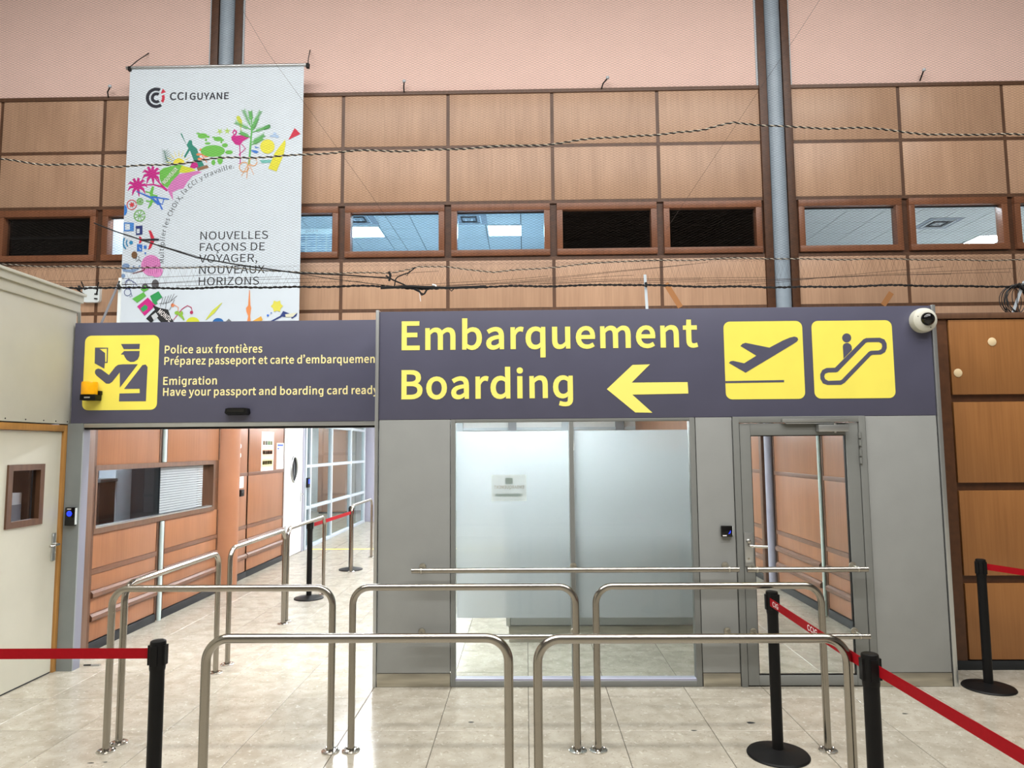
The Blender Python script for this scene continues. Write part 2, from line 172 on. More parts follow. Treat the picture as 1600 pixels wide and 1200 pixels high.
# ------------------------------------------------------------------ lettering outlines
GLYPH_DATA = """
BA|456|-19,-16 80,-16 130,141 293,141 342,-16 445,-16 260,529 165,529;267,224 228,351 212,445 205,385 156,224
BB|490|55,-16 235,-16 301,-10 359,10 405,43 434,90 445,151 440,194 422,230 397,257 365,278 347,276 383,298 401,324 412,355 415,389 406,442 378,483 337,510 284,525 224,529 55,529;210,312 255,315 286,325 305,338 316,356 319,380 316,405 304,423 286,435 255,443 213,446 151,446 151,312;224,68 270,72 305,82 329,98 344,122 349,153 344,181 331,201 306,216 271,226 225,229 151,229 151,68
BC|477|263,-25 305,-22 343,-12 376,4 406,27 444,63 387,130 356,98 336,84 314,73 292,66 268,64 219,72 179,97 149,136 130,191 123,258 131,325 150,379 181,418 221,441 270,450 291,447 311,442 330,433 347,421 375,394 431,460 399,491 373,510 342,525 307,535 267,538 190,526 122,490 69,431 36,352 25,256 36,161 68,83 120,23 187,-13
BD|512|55,-16 203,-16 291,-5 363,31 415,88 446,165 456,258 446,352 415,428 362,484 289,519 200,529 55,529;192,69 254,77 299,101 331,138 351,191 358,258 351,325 331,378 299,414 254,437 192,445 151,445 151,69
BE|442|55,-16 390,-16 390,71 151,71 151,226 346,226 346,314 151,314 151,443 382,443 382,529 55,529
BG|512|271,-25 314,-22 353,-13 388,1 417,18 447,42 447,282 246,282 246,196 355,196 355,86 349,81 334,74 317,69 298,65 280,64 224,72 182,97 150,136 130,191 123,258 131,325 151,379 183,417 225,441 279,450 304,447 326,441 345,432 362,420 390,394 446,460 414,490 388,509 356,524 319,535 275,538 194,526 124,490 70,431 36,352 25,256 36,161 69,82 122,23 191,-13
BH|540|55,-16 151,-16 151,226 359,226 359,-16 456,-16 456,529 359,529 359,314 151,314 151,529 55,529
BI|235|55,-16 151,-16 151,529 55,529
BM|599|55,-16 145,-16 145,284 133,398 251,36 316,36 417,314 442,420 422,314 422,-16 514,-16 514,529 409,529 300,223 285,153 269,223 159,529 55,529
BN|536|55,-16 148,-16 148,270 146,335 129,414 168,316 360,-16 452,-16 452,529 358,529 358,214 373,105 338,198 146,529 55,529
BO|550|260,-25 337,-12 403,26 453,85 485,163 495,258 485,353 453,430 403,490 337,526 260,538 183,526 117,490 67,430 35,353 25,258 35,163 67,85 117,26 183,-12;305,72 342,97 371,136 389,190 396,258 389,326 371,379 342,418 305,441 260,450 214,441 177,418 148,379 130,326 123,258 130,190 148,136 177,97 214,72 260,64
BP|473|55,-16 151,-16 151,188 221,188 287,195 343,215 387,249 415,300 425,363 415,427 386,475 341,508 284,524 218,529 55,529;210,273 257,277 289,287 311,304 324,329 329,363 324,397 311,419 289,433 255,442 209,445 151,445 151,273
BQ|550|305,69 342,94 371,134 389,189 396,258 389,326 371,379 342,418 305,441 260,450 214,441 177,418 148,379 130,326 123,258 130,189 148,134 177,94 214,69 260,61;417,-145 453,-143 485,-136 509,-127 490,-47 457,-56 436,-59 425,-59 395,-56 368,-49 345,-37 326,-20 323,-15 366,0 420,41 460,100 487,172 495,258 485,353 453,430 403,490 337,526 260,538 183,526 117,490 67,430 35,353 25,258 33,170 60,96 103,39 159,-3 217,-20 237,-56 269,-92 311,-120 360,-139
BR|475|220,286 262,290 292,299 313,316 326,339 330,370 326,399 313,420 293,433 262,442 220,445 151,445 151,286;343,-16 453,-16 318,217 340,225 376,248 404,280 421,321 426,370 417,432 389,477 346,507 293,525 232,529 55,529 55,-16 151,-16 151,202 219,202
BT|449|161,-16 258,-16 258,443 414,443 414,529 6,529 6,443 161,443
BU|535|253,-25 316,-18 373,8 416,54 444,121 453,210 453,529 359,529 359,211 352,150 337,108 315,82 287,69 253,64 220,69 192,82 170,108 155,150 149,211 149,529 53,529 53,210 62,121 89,54 134,8 189,-18
BV|433|153,-16 251,-16 425,529 325,529 210,138 203,90 196,139 167,239 81,529 -21,529
BX|431|-15,-16 91,-16 198,203 228,131 310,-16 418,-16 257,262 407,529 302,529 215,361 206,323 103,529 -5,529 144,265
BY|402|137,-16 234,-16 234,195 399,529 295,529 224,374 205,330 194,308 186,278 78,529 -27,529 137,195
Ba|424|152,-25 183,-22 212,-14 239,-1 264,15 275,30 272,-16 354,-16 354,235 349,289 333,338 304,374 261,398 207,406 168,403 132,394 101,383 72,368 35,346 76,274 109,294 129,304 151,313 173,319 195,321 222,317 240,305 250,289 256,267 258,254 184,243 116,222 66,191 35,151 25,99 32,56 49,21 76,-5 112,-20;188,61 206,66 224,75 244,88 259,100 259,179 211,171 165,157 137,141 123,123 119,103 121,85 128,73 138,65 152,61 170,59
Bb|463|233,-25 288,-15 337,13 378,59 404,121 413,196 407,264 386,323 352,368 305,396 246,406 217,403 189,395 163,382 139,367 138,361 145,405 145,573 48,573 48,-16 130,-16 126,23 135,10 158,-5 183,-16 207,-23;251,66 276,83 296,110 309,148 315,195 311,240 301,275 285,299 262,315 230,320 214,318 197,313 179,303 160,290 145,277 145,92 158,82 175,72 192,65 207,62 220,61
Bc|387|213,-25 243,-23 272,-16 299,-6 325,9 359,35 314,105 285,83 270,74 254,66 237,62 221,60 187,66 159,82 137,109 124,145 118,190 124,235 138,271 160,298 189,314 223,320 236,319 249,315 262,309 275,301 301,280 352,348 322,372 302,385 277,396 250,404 218,406 158,396 102,369 60,324 31,264 20,190 29,117 57,56 98,12 152,-16
Bd|464|194,-25 224,-22 252,-14 277,-1 305,24 303,-16 386,-16 386,573 289,573 289,411 297,372 276,387 254,397 230,404 201,406 145,396 96,368 56,323 30,262 21,190 28,116 51,57 87,12 136,-16;226,63 242,68 259,76 275,90 289,104 289,289 278,298 261,309 245,315 229,319 214,320 184,314 159,298 138,271 125,235 119,190 123,143 135,107 153,82 178,66 209,61
Be|418|217,-25 250,-23 279,-18 306,-9 330,3 364,23 328,94 279,68 263,62 245,59 226,58 190,63 161,78 138,102 122,135 118,159 371,159 375,211 368,276 347,329 312,370 265,397 207,406 151,396 99,368 57,323 30,263 20,190 30,116 58,57 101,12 156,-15;285,237 282,258 272,288 257,307 236,319 208,323 182,319 158,306 138,286 123,257 119,237
Bf|258|7,312 59,312 59,-16 155,-16 155,312 235,312 235,396 155,396 155,439 157,464 162,481 169,491 179,497 194,499 206,498 221,494 245,482 268,565 242,574 202,582 185,583 140,576 104,558 78,527 63,488 59,442 59,395 7,392
Bg|464|289,-39 287,-71 274,-84 249,-90 208,-86 147,-68 125,-150 198,-168 251,-171 310,-162 354,-133 379,-90 386,-41 386,396 306,396 308,361 300,374 279,387 255,398 229,404 201,406 145,396 96,368 56,323 30,262 21,190 28,116 51,57 87,12 136,-16 194,-25 223,-22 251,-14 276,-2 298,18 289,-25;226,63 242,68 259,76 275,90 289,104 289,289 278,298 261,309 245,315 229,319 214,320 184,314 159,298 138,271 125,235 119,190 123,143 135,107 153,82 178,66 209,61
Bi|223|48,-16 145,-16 145,396 48,396;97,443 115,445 132,452 146,466 153,483 155,501 153,519 145,537 132,548 116,556 97,559 78,556 62,548 49,537 41,519 39,501 41,483 48,466 62,452 79,445
Bl|229|131,-25 160,-23 187,-16 173,64 147,60 146,64 145,72 145,573 48,573 48,75 51,43 59,16 76,-7 101,-20
Bm|678|48,-16 145,-16 145,270 160,285 178,300 195,311 210,316 224,318 245,315 259,307 269,292 276,267 279,231 279,-16 375,-16 375,270 390,285 408,300 425,311 441,316 454,318 475,315 489,307 499,292 506,267 509,231 509,-16 605,-16 605,242 600,297 585,343 559,377 521,399 474,406 443,403 414,391 387,374 361,353 353,345 351,350 332,374 309,391 279,403 243,406 212,403 184,393 159,377 130,347 131,396 48,396
Bn|457|48,-16 145,-16 145,269 161,285 179,300 197,310 213,316 232,318 254,315 269,307 279,292 286,267 289,231 289,-16 384,-16 384,242 380,297 364,342 339,377 300,399 252,406 219,403 189,393 161,377 137,358 128,341 131,396 48,396
Bo|454|212,-25 271,-16 324,12 366,56 395,116 404,190 395,264 366,324 324,369 271,396 212,406 153,396 100,369 58,324 30,263 20,190 30,117 58,56 100,12 153,-16;243,66 269,82 289,109 302,145 307,190 302,235 289,271 269,298 243,314 212,320 181,314 156,298 136,271 123,235 118,190 123,145 136,109 156,82 181,66 212,60
Bp|464|48,-176 145,-176 145,-32 140,8 162,-7 185,-17 208,-23 233,-25 288,-15 337,13 378,59 404,121 413,196 407,264 386,323 352,368 305,396 246,406 217,403 188,394 161,382 137,366 128,352 131,396 48,396;251,66 276,83 296,110 309,148 315,195 311,240 301,275 285,299 262,315 230,320 214,318 197,313 179,303 160,290 145,277 145,92 158,82 176,72 193,65 207,62 220,61
Bq|464|289,-176 386,-176 386,396 306,396 308,361 300,374 279,387 255,398 229,404 201,406 145,396 96,368 56,323 30,262 21,190 28,116 51,57 87,12 136,-16 194,-25 223,-22 251,-14 276,-2 298,18 289,-25;226,63 242,68 259,76 275,90 289,104 289,289 278,298 261,309 245,315 229,319 214,320 184,314 159,298 138,271 125,235 119,190 123,143 135,107 153,82 178,66 209,61
Br|302|48,-16 145,-16 145,240 159,270 176,292 193,306 210,315 225,317 238,316 249,314 273,304 292,393 254,405 231,406 204,401 176,390 151,372 128,334 132,396 48,396
Bs|358|164,-25 217,-19 260,-1 292,27 311,63 318,104 310,147 289,180 260,203 227,221 167,244 147,253 132,263 124,273 120,286 122,297 128,307 137,316 153,321 176,324 191,323 207,319 222,313 265,286 315,351 282,374 259,386 233,397 204,404 174,406 125,401 83,383 53,356 34,323 27,282 35,242 55,210 83,188 115,170 148,157 173,148 195,137 211,126 221,114 225,99 223,86 216,75 206,66 189,60 166,57 143,59 121,64 101,72 82,84 50,109 0,39 38,12 65,-3 96,-14 129,-23
Bt|294|183,-25 214,-22 231,-19 273,-6 253,74 221,62 205,59 199,59 180,61 169,67 162,77 157,93 155,117 155,312 259,312 259,396 155,396 155,503 71,503 64,395 3,392 3,312 60,312 60,117 63,72 76,32 100,2 136,-18
Bu|455|176,-25 208,-22 239,-12 265,5 295,38 293,-16 377,-16 377,396 282,396 282,117 266,98 247,82 230,70 213,65 195,62 173,65 159,73 149,88 142,112 139,148 139,396 43,396 43,138 47,84 63,37 89,3 128,-18
Bv|395|135,-16 232,-16 379,396 281,396 185,101 182,72 162,169 88,396 -14,396
Bx|379|-16,-15 87,-16 151,95 158,109 168,139 198,81 259,-16 365,-15 232,192 355,395 253,396 180,249 177,267 169,279 155,305 99,396 -7,395 117,198
By|395|72,-180 117,-172 156,-152 186,-121 209,-81 228,-38 378,396 281,396 210,174 192,78 168,174 87,396 -15,396 145,-2 138,-24 128,-49 116,-69 102,-83 87,-92 67,-95 58,-94 28,-85 7,-165 28,-174 49,-179
Bz|363|9,-16 328,-16 328,68 131,66 322,341 322,396 30,396 30,312 199,314 9,39
Bè|418|217,-25 250,-23 279,-18 306,-9 330,3 364,23 328,94 279,68 263,62 245,59 226,58 190,63 161,78 138,102 122,135 118,159 371,159 375,211 368,276 347,329 312,370 265,397 207,406 151,396 99,368 57,323 30,263 20,190 30,116 58,57 101,12 156,-15;285,237 282,258 272,288 257,307 236,319 208,323 182,319 158,306 138,286 123,257 119,237;217,426 273,479 141,634 72,569
Bé|418|217,-25 250,-23 279,-18 306,-9 330,3 364,23 328,94 279,68 263,62 245,59 226,58 190,63 161,78 138,102 122,135 118,159 371,159 375,211 368,276 347,329 312,370 265,397 207,406 151,396 99,368 57,323 30,263 20,190 30,116 58,57 101,12 156,-15;285,237 282,258 272,288 257,307 236,319 208,323 182,319 158,306 138,286 123,257 119,237;195,426 340,569 272,634 140,479
B’|180|0,424 29,371 72,396 97,419 119,449 134,484 139,524 136,550 126,573 110,590 91,602 69,606 45,604 27,594 14,580 7,563 4,545 6,525 15,509 27,496 44,486 68,488 58,475 47,460 32,446
R,|195|53,-133 87,-114 116,-89 137,-60 150,-25 155,13 152,39 145,60 134,75 119,85 101,88 86,86 73,81 62,71 55,59 53,43 55,28 62,16 72,6 85,1 99,-1 107,-1 104,-25 95,-47 80,-66 61,-82 37,-95
R.|195|97,-9 112,-7 124,0 135,10 141,23 144,39 141,56 135,69 124,79 112,86 97,88 83,86 70,79 60,69 53,56 51,39 53,23 60,10 70,0 83,-7
R0|389|195,-9 249,2 293,33 326,87 347,162 354,258 347,354 326,428 293,481 249,512 195,522 140,512 96,481 63,428 42,354 35,258 42,162 63,87 96,33 140,2;195,43 162,51 135,75 114,117 101,178 97,258 101,338 114,398 135,440 162,464 195,472 227,464 254,440 275,398 288,338 293,258 288,178 275,117 254,75 227,51
R2|389|31,0 354,0 354,55 195,55 144,52 127,50 195,118 250,183 293,247 320,310 329,372 322,422 303,464 272,496 230,515 179,522 142,519 110,509 80,494 53,473 28,447 65,411 83,430 103,447 124,460 147,468 172,471 206,466 232,452 251,430 262,402 266,369 257,314 230,255 183,190 117,118 31,38
R5|389|183,-9 234,-2 280,20 317,56 342,105 352,167 344,227 321,273 288,306 245,324 197,331 179,330 148,323 120,310 133,459 326,459 326,513 77,513 60,274 95,252 111,263 127,271 144,277 161,281 180,282 216,277 245,262 268,238 282,206 286,165 281,124 266,90 242,65 212,50 177,44 144,47 115,56 91,68 70,84 51,101 19,59 42,39 69,20 101,5 139,-5
RA|426|3,0 68,0 118,157 305,157 354,0 423,0 249,513 176,513;134,208 190,390 210,461 213,461 243,356 289,208
RC|447|264,-9 302,-6 337,3 368,18 396,39 422,64 386,106 366,86 344,70 320,58 295,50 267,48 213,57 168,85 135,128 114,187 107,258 115,329 136,387 170,430 215,456 269,466 294,463 317,457 338,447 357,433 374,417 409,459 389,479 365,496 336,510 304,519 268,522 195,511 132,477 83,422 52,348 41,256 52,165 82,91 130,36 192,2
RD|482|71,0 202,0 286,11 353,44 401,97 430,169 440,258 430,348 401,419 352,471 285,503 199,513 71,513;135,53 135,461 193,461 259,452 309,427 345,386 367,329 374,258 367,187 345,130 309,88 259,62 193,53
RE|412|71,0 374,0 374,55 135,55 135,242 330,242 330,298 135,298 135,459 366,459 366,513 71,513
RF|387|71,0 135,0 135,230 331,230 331,285 135,285 135,459 366,459 366,513 71,513
RG|482|272,-9 312,-6 348,2 381,15 408,31 431,50 431,266 262,266 262,212 371,212 371,78 357,67 340,59 321,53 300,49 279,48 219,57 171,85 136,128 114,187 107,258 115,329 137,387 173,430 220,456 278,466 307,463 332,456 353,446 372,433 389,417 424,459 404,478 380,495 350,509 316,519 276,522 199,511 134,477 84,422 52,348 41,256 52,165 83,91 132,36 196,2
RH|510|71,0 135,0 135,242 375,242 375,0 440,0 440,513 375,513 375,298 135,298 135,513 71,513
RI|205|71,0 135,0 135,513 71,513
RL|380|71,0 360,0 360,55 135,55 135,513 71,513
RM|569|71,0 129,0 129,284 127,344 123,407 120,436 123,436 262,52 305,52 402,319 443,436 446,436 438,313 438,0 498,0 498,513 420,513 315,218 294,153 286,132 284,132 276,153 254,218 148,513 71,513
RN|506|71,0 132,0 132,270 130,334 124,430 127,430 182,324 369,0 436,0 436,513 374,513 374,214 380,115 383,84 380,84 324,190 137,513 71,513
RO|520|260,-9 332,3 393,38 439,93 469,167 479,258 469,349 439,422 393,477 332,511 260,522 188,511 127,477 81,422 51,349 41,258 51,167 81,93 127,38 188,3;260,48 208,57 166,85 134,129 114,187 107,258 114,329 134,387 166,430 208,456 260,466 311,456 353,430 385,387 405,329 412,258 405,187 385,129 353,85 311,57
RR|445|135,270 135,461 221,461 265,458 300,448 325,431 341,405 346,370 341,334 325,305 300,285 265,274 221,270;352,0 425,0 295,225 333,239 365,260 390,289 405,325 410,370 402,426 377,466 339,493 290,509 231,513 71,513 71,0 135,0 135,218 228,218
RS|417|213,-9 272,-2 321,19 357,50 379,90 387,137 382,178 367,210 344,236 315,257 282,274 184,316 161,328 142,344 128,365 123,391 128,417 140,437 160,453 187,462 219,466 247,464 272,457 295,448 316,434 336,418 370,459 346,480 319,498 288,511 255,519 219,522 167,516 122,497 88,469 65,431 57,387 64,346 80,314 104,288 133,269 162,255 263,210 287,196 305,180 317,159 321,131 317,103 303,80 281,63 251,52 214,48 182,51 151,59 122,72 96,90 72,111 34,67 62,41 95,20 131,4 171,-6
RU|505|253,-9 312,-2 363,21 402,63 428,125 437,211 437,513 375,513 375,210 368,146 351,100 325,69 292,53 253,48 215,53 182,69 156,100 139,146 133,210 133,513 69,513 69,211 78,125 103,63 143,21 193,-2
RV|403|165,0 239,0 403,513 337,513 225,134 216,101 204,66 202,66 181,134 152,235 69,513 1,513
RX|401|12,0 81,0 187,204 195,222 198,222 242,139 319,0 390,0 239,262 380,513 312,513 229,354 207,307 204,307 93,513 22,513 162,265
RY|372|153,0 218,0 218,199 373,513 305,513 239,368 220,323 209,301 199,278 188,256 185,256 174,278 68,513 -1,513 153,199
RZ|422|35,0 389,0 389,55 115,55 386,475 386,513 60,513 60,459 306,459 35,39
Ra|394|152,-9 180,-6 206,1 231,13 255,28 278,46 280,46 286,0 338,0 338,234 333,286 319,330 293,362 256,383 207,390 171,387 137,379 107,368 80,354 57,340 82,296 101,308 122,319 146,328 170,335 196,337 228,332 251,317 265,296 272,270 275,241 188,227 123,207 77,179 50,144 41,99 47,61 62,31 85,9 116,-4;170,43 149,45 130,51 116,63 106,80 103,103 108,130 126,153 159,172 207,187 275,198 275,92 253,75 232,61 212,51 191,45
Re|388|218,-9 248,-7 275,-2 300,6 322,17 343,29 321,72 285,53 267,47 247,43 225,42 185,48 151,65 125,93 107,130 99,175 356,175 359,211 352,272 333,321 302,358 260,382 207,390 156,381 109,355 71,314 46,258 36,190 46,121 71,66 111,25 161,0;99,221 108,262 125,295 148,319 177,334 208,339 241,334 267,319 286,296 298,262 303,221
Ri|193|64,0 129,0 129,380 64,380;97,459 111,461 123,466 132,475 137,487 139,501 137,515 132,527 123,535 111,541 97,543 83,541 71,535 62,527 57,515 55,501 57,487 62,475 71,466 83,461
Rl|199|132,-9 157,-7 169,-4 160,46 146,44 141,45 136,48 132,53 130,61 129,71 129,557 64,557 64,76 67,46 74,23 87,5 106,-5
Rp|434|64,-160 129,-160 129,-32 127,35 148,19 169,7 190,-2 211,-7 232,-9 282,0 327,26 364,68 388,125 397,196 391,261 372,315 341,356 299,381 246,390 220,387 194,379 169,368 146,353 125,336 123,336 117,380 64,380;221,45 205,46 188,50 169,58 149,69 129,84 129,284 150,303 171,317 191,328 211,334 230,336 268,330 297,311 316,282 327,243 331,195 325,144 310,102 287,71 257,51
Rr|272|64,0 129,0 129,244 145,278 164,303 184,320 205,330 224,333 240,332 254,329 261,326 273,382 251,389 232,390 208,386 184,376 162,360 142,338 125,311 123,311 117,380 64,380
Rs|328|164,-9 213,-3 251,13 279,37 296,68 302,104 295,141 277,169 251,190 220,206 161,229 139,239 121,251 109,266 104,285 107,302 115,317 129,330 149,337 175,340 194,339 212,334 229,327 261,307 292,347 273,360 252,372 228,382 202,388 174,390 129,385 92,369 66,346 49,317 43,282 50,248 67,221 92,201 122,185 154,172 179,163 203,151 222,138 236,121 241,100 238,81 229,65 214,52 193,44 166,41 140,43 116,49 94,58 73,71 53,86 22,43 46,26 72,12 101,1 132,-7
Rt|264|183,-9 212,-6 227,-3 254,5 242,53 225,47 207,43 198,43 175,46 158,55 147,70 141,90 139,116 139,328 243,328 243,380 139,380 139,487 86,487 79,380 19,377 19,328 76,328 76,118 79,75 90,40 111,14 141,-3
Ru|425|176,-9 205,-6 232,3 256,18 279,37 301,60 303,60 308,0 361,0 361,380 298,380 298,111 277,87 257,69 237,56 217,49 195,46 168,50 148,61 134,81 126,109 123,147 123,380 59,380 59,139 63,87 77,45 100,15 133,-3
Rv|365|146,0 221,0 356,380 293,380 200,96 192,74 186,52 182,52 147,164 76,380 9,380
Ry|365|71,-164 112,-157 146,-139 173,-111 195,-74 213,-32 356,380 293,380 225,169 194,62 190,62 153,169 76,380 9,380 162,-1 153,-29 142,-56 129,-79 112,-96 92,-107 68,-111 55,-110 39,-105 26,-156 33,-159 51,-163
RÇ|447|201,-177 246,-172 281,-163 308,-149 324,-130 329,-105 327,-88 319,-75 308,-64 292,-56 272,-50 291,-8 322,-2 350,9 376,23 400,42 422,64 386,106 366,86 344,70 320,58 295,50 267,48 213,57 168,85 135,128 114,187 107,258 115,329 136,387 170,430 215,456 269,466 294,463 317,457 338,447 357,433 374,417 409,459 389,479 365,496 336,510 304,519 268,522 195,511 132,477 83,422 52,348 41,256 51,168 79,96 123,42 181,7 249,-8 219,-69 243,-73 260,-79 272,-87 278,-96 280,-106 278,-119 269,-129 253,-136 229,-142 195,-145
"""
# ------------------------------------------------------------------ helpers
def wloc(o):
    v = Vector((0, 0, 0))
    while o: v += o.location; o = o.parent
    return v
def tag(o, label, cat, group=None, kind=None):
    if label: o['label'] = label
    if cat: o['category'] = cat
    if group: o['group'] = group
    if kind: o['kind'] = kind
    return o
def thing(name, label, cat, loc=(0, 0, 0), group=None, kind=None):
    o = bpy.data.objects.new(name, None); o.location = loc; o.empty_display_size = .1; COL.objects.link(o)
    return tag(o, label, cat, group, kind)
def finish(name, bm, m, parent=None, smooth=False, bevel=0, origin=None):
    """bm holds world coordinates; the object is placed under parent."""
    me = bpy.data.meshes.new(name)
    base = Vector(origin) if origin is not None else (wloc(parent) if parent else Vector((0, 0, 0)))
    if bevel:
        bmesh.ops.bevel(bm, geom=bm.edges[:], offset=bevel, segments=2, affect='EDGES', profile=.6)
    bmesh.ops.translate(bm, verts=bm.verts, vec=-base)
    bm.normal_update(); bm.to_mesh(me); bm.free()
    me.materials.append(MATS[m])
    if smooth:
        for p in me.polygons: p.use_smooth = True
        me.set_sharp_from_angle(angle=math.radians(40))
    o = bpy.data.objects.new(name, me); COL.objects.link(o)
    if parent:
        o.parent = parent; o.location = base - wloc(parent)
    else: o.location = base
    return o
def box(bm, x0, x1, y0, y1, z0, z1):
    c = [bm.verts.new((x, y, z)) for x in (min(x0, x1), max(x0, x1)) for y in (min(y0, y1), max(y0, y1)) for z in (min(z0, z1), max(z0, z1))]
    for f in ((0, 1, 3, 2), (4, 6, 7, 5), (0, 4, 5, 1), (2, 3, 7, 6), (0, 2, 6, 4), (1, 5, 7, 3)): bm.faces.new([c[i] for i in f])
def bx(name, m, parent, x0, x1, y0, y1, z0, z1, bevel=0, center=False):
    bm = bmesh.new(); box(bm, x0, x1, y0, y1, z0, z1)
    o = ((x0+x1)/2, (y0+y1)/2, (z0+z1)/2) if center else None
    return finish(name, bm, m, parent, bevel=bevel, smooth=bool(bevel), origin=o)
def sheet(name, m, parent, x0, x1, Y, z0, z1):
    """film or paper: one face looking at -Y"""
    bm = bmesh.new(); bm.faces.new([bm.verts.new(p) for p in ((x0, Y, z0), (x1, Y, z0), (x1, Y, z1), (x0, Y, z1))]); face_to(bm, (0, -1, 0))
    return finish(name, bm, m, parent)
def tube(bm, pts, r, seg=12, caps=True, r_fn=None):
    pts = [Vector(p) for p in pts]; rings = []
    t0 = (pts[1]-pts[0]).normalized(); n = t0.orthogonal().normalized()
    for i, p in enumerate(pts):
        t = ((pts[i+1]-p) if i == 0 else (p-pts[i-1]) if i == len(pts)-1 else (pts[i+1]-pts[i-1])).normalized()
        n = (n - t*n.dot(t)).normalized(); b = t.cross(n); rr = r_fn(i) if r_fn else r
        rings.append([bm.verts.new(p + rr*(math.cos(a)*n + math.sin(a)*b)) for a in [2*math.pi*k/seg for k in range(seg)]])
    for a, b in zip(rings, rings[1:]):
        for k in range(seg): bm.faces.new((a[k], a[(k+1) % seg], b[(k+1) % seg], b[k]))
    if caps: bm.faces.new(rings[0][::-1]); bm.faces.new(rings[-1])
def lathe(bm, prof, c, axis='z', seg=32):
    """prof: list of (radius, height) from the bottom axis point to the top one."""
    c = Vector(c); rings = []
    def pt(r, h, a):
        u, v = r*math.cos(a), r*math.sin(a)
        return c + (Vector((u, v, h)) if axis == 'z' else Vector((u, -h, v)) if axis == '-y' else Vector((h, u, v)))
    for r, h in prof:
        rings.append([bm.verts.new(pt(0, h, 0))] if r == 0 else [bm.verts.new(pt(r, h, 2*math.pi*k/seg)) for k in range(seg)])
    for a, b in zip(rings, rings[1:]):
        for k in range(seg):
            k2 = (k+1) % seg
            if len(a) == 1 and len(b) == 1: continue
            if len(a) == 1: bm.faces.new((a[0], b[k2], b[k]))
            elif len(b) == 1: bm.faces.new((a[k], a[k2], b[0]))
            else: bm.faces.new((a[k], a[k2], b[k2], b[k]))
    bmesh.ops.recalc_face_normals(bm, faces=bm.faces[:])
def prism(bm, prof, a0, a1, fn):
    """extrude 2D profile (u,v) between a0 and a1; fn(u,v,a)->xyz"""
    A = [bm.verts.new(fn(u, v, a0)) for u, v in prof]; B = [bm.verts.new(fn(u, v, a1)) for u, v in prof]; n = len(prof)
    for k in range(n): bm.faces.new((A[k], A[(k+1) % n], B[(k+1) % n], B[k]))
    bm.faces.new(A[::-1]); bm.faces.new(B); bmesh.ops.recalc_face_normals(bm, faces=bm.faces[:])
def arc_path(pts, r, n=8):
    """polyline with filleted corners"""
    pts = [Vector(p) for p in pts]; out = [pts[0]]
    for a, b, c in zip(pts, pts[1:], pts[2:]):
        d1 = (a-b).normalized(); d2 = (c-b).normalized(); ang = d1.angle(d2); t = r/math.tan(ang/2)
        s = b+d1*t; e = b+d2*t; cen = b+(d1+d2).normalized()*(r/math.sin(ang/2))
        v0 = s-cen; v1 = e-cen; th = v0.angle(v1)
        for k in range(n+1):
            f = k/n; out.append(cen + (v0*math.sin((1-f)*th)+v1*math.sin(f*th))/math.sin(th))
    out.append(pts[-1]); return out
def copy_tree(o, parent=None):
    c = o.copy(); COL.objects.link(c); c.parent = parent
    for ch in list(o.children): copy_tree(ch, c)
    return c
# --- flat print: loops in (u,v), mapped to a plane
def add_loops(bm, loops, fn):
    """loops[0] outline, others holes"""
    flat = [p for l in loops for p in l]
    vs = [bm.verts.new(fn(*p)) for p in flat]
    for t in tessellate_polygon([[Vector((p[0], p[1], 0)) for p in l] for l in loops]):
        try: bm.faces.new([vs[i] for i in t])
        except ValueError: pass
FONT = {}   # letter outlines (B bold, R regular): advance | loops of x,y points
for _l in GLYPH_DATA.strip().split('\n'):
    _k, _a, _p = _l.split('|'); FONT[_k] = (int(_a), [[tuple(int(v) for v in q.split(',')) for q in lp.split()] for lp in _p.split(';')])
def layout(s, wt):
    """[(loops, x)] and total ink extent"""
    x = 0; out = []
    for ch in s:
        if ch == ' ': x += 160; continue
        a, lp = FONT[wt+ch]; out.append((lp, x)); x += a
    mn = min(p[0]+o for lp, o in out for l in lp for p in l); mx_ = max(p[0]+o for lp, o in out for l in lp for p in l)
    return out, mn, mx_
def add_text(bm, s, off, u0, v0, width, cap, fn):
    """text with baseline start (u0,v0), fitted to width and capital height"""
    lay, mn, mx_ = layout(s, 'B' if off >= .015 else 'R'); ky = cap/513; kx = width/(mx_-mn) if width else ky
    for lp, o in lay:
        # separate bodies (dot of an i, an accent) are filled on their own, holes with their body
        done = set()
        order = sorted(range(len(lp)), key=lambda i: -abs(poly_area(lp[i])))
        for i in order:
            if i in done: continue
            grp = [lp[i]]; done.add(i)
            for j in order:
                if j not in done and in_poly(lp[j][0], lp[i]): grp.append(lp[j]); done.add(j)
            add_loops(bm, [[(u0+(x+o-mn)*kx, v0+y*ky) for x, y in l] for l in grp], fn)
    return (mx_-mn)*kx
def poly_area(l): return sum(a[0]*b[1]-b[0]*a[1] for a, b in zip(l, l[1:]+l[:1]))/2
def in_poly(p, l):
    c = False
    for a, b in zip(l, l[1:]+l[:1]):
        if (a[1] > p[1]) != (b[1] > p[1]) and p[0] < (b[0]-a[0])*(p[1]-a[1])/(b[1]-a[1])+a[0]: c = not c
    return c
def face_to(bm, n):
    n = Vector(n); bm.normal_update()
    fl = [f for f in bm.faces if f.normal.dot(n) < 0]
    if fl: bmesh.ops.reverse_faces(bm, faces=fl)
def onY(Y): return lambda u, v: (u, Y, v)
def circle(cx, cy_, r, n=28, ry=None, a0=0, a1=360):
    ry = ry or r; k = n if a1-a0 >= 360 else n+1
    return [(cx+r*math.cos(math.radians(a0+(a1-a0)*i/n)), cy_+ry*math.sin(math.radians(a0+(a1-a0)*i/n))) for i in range(k)]
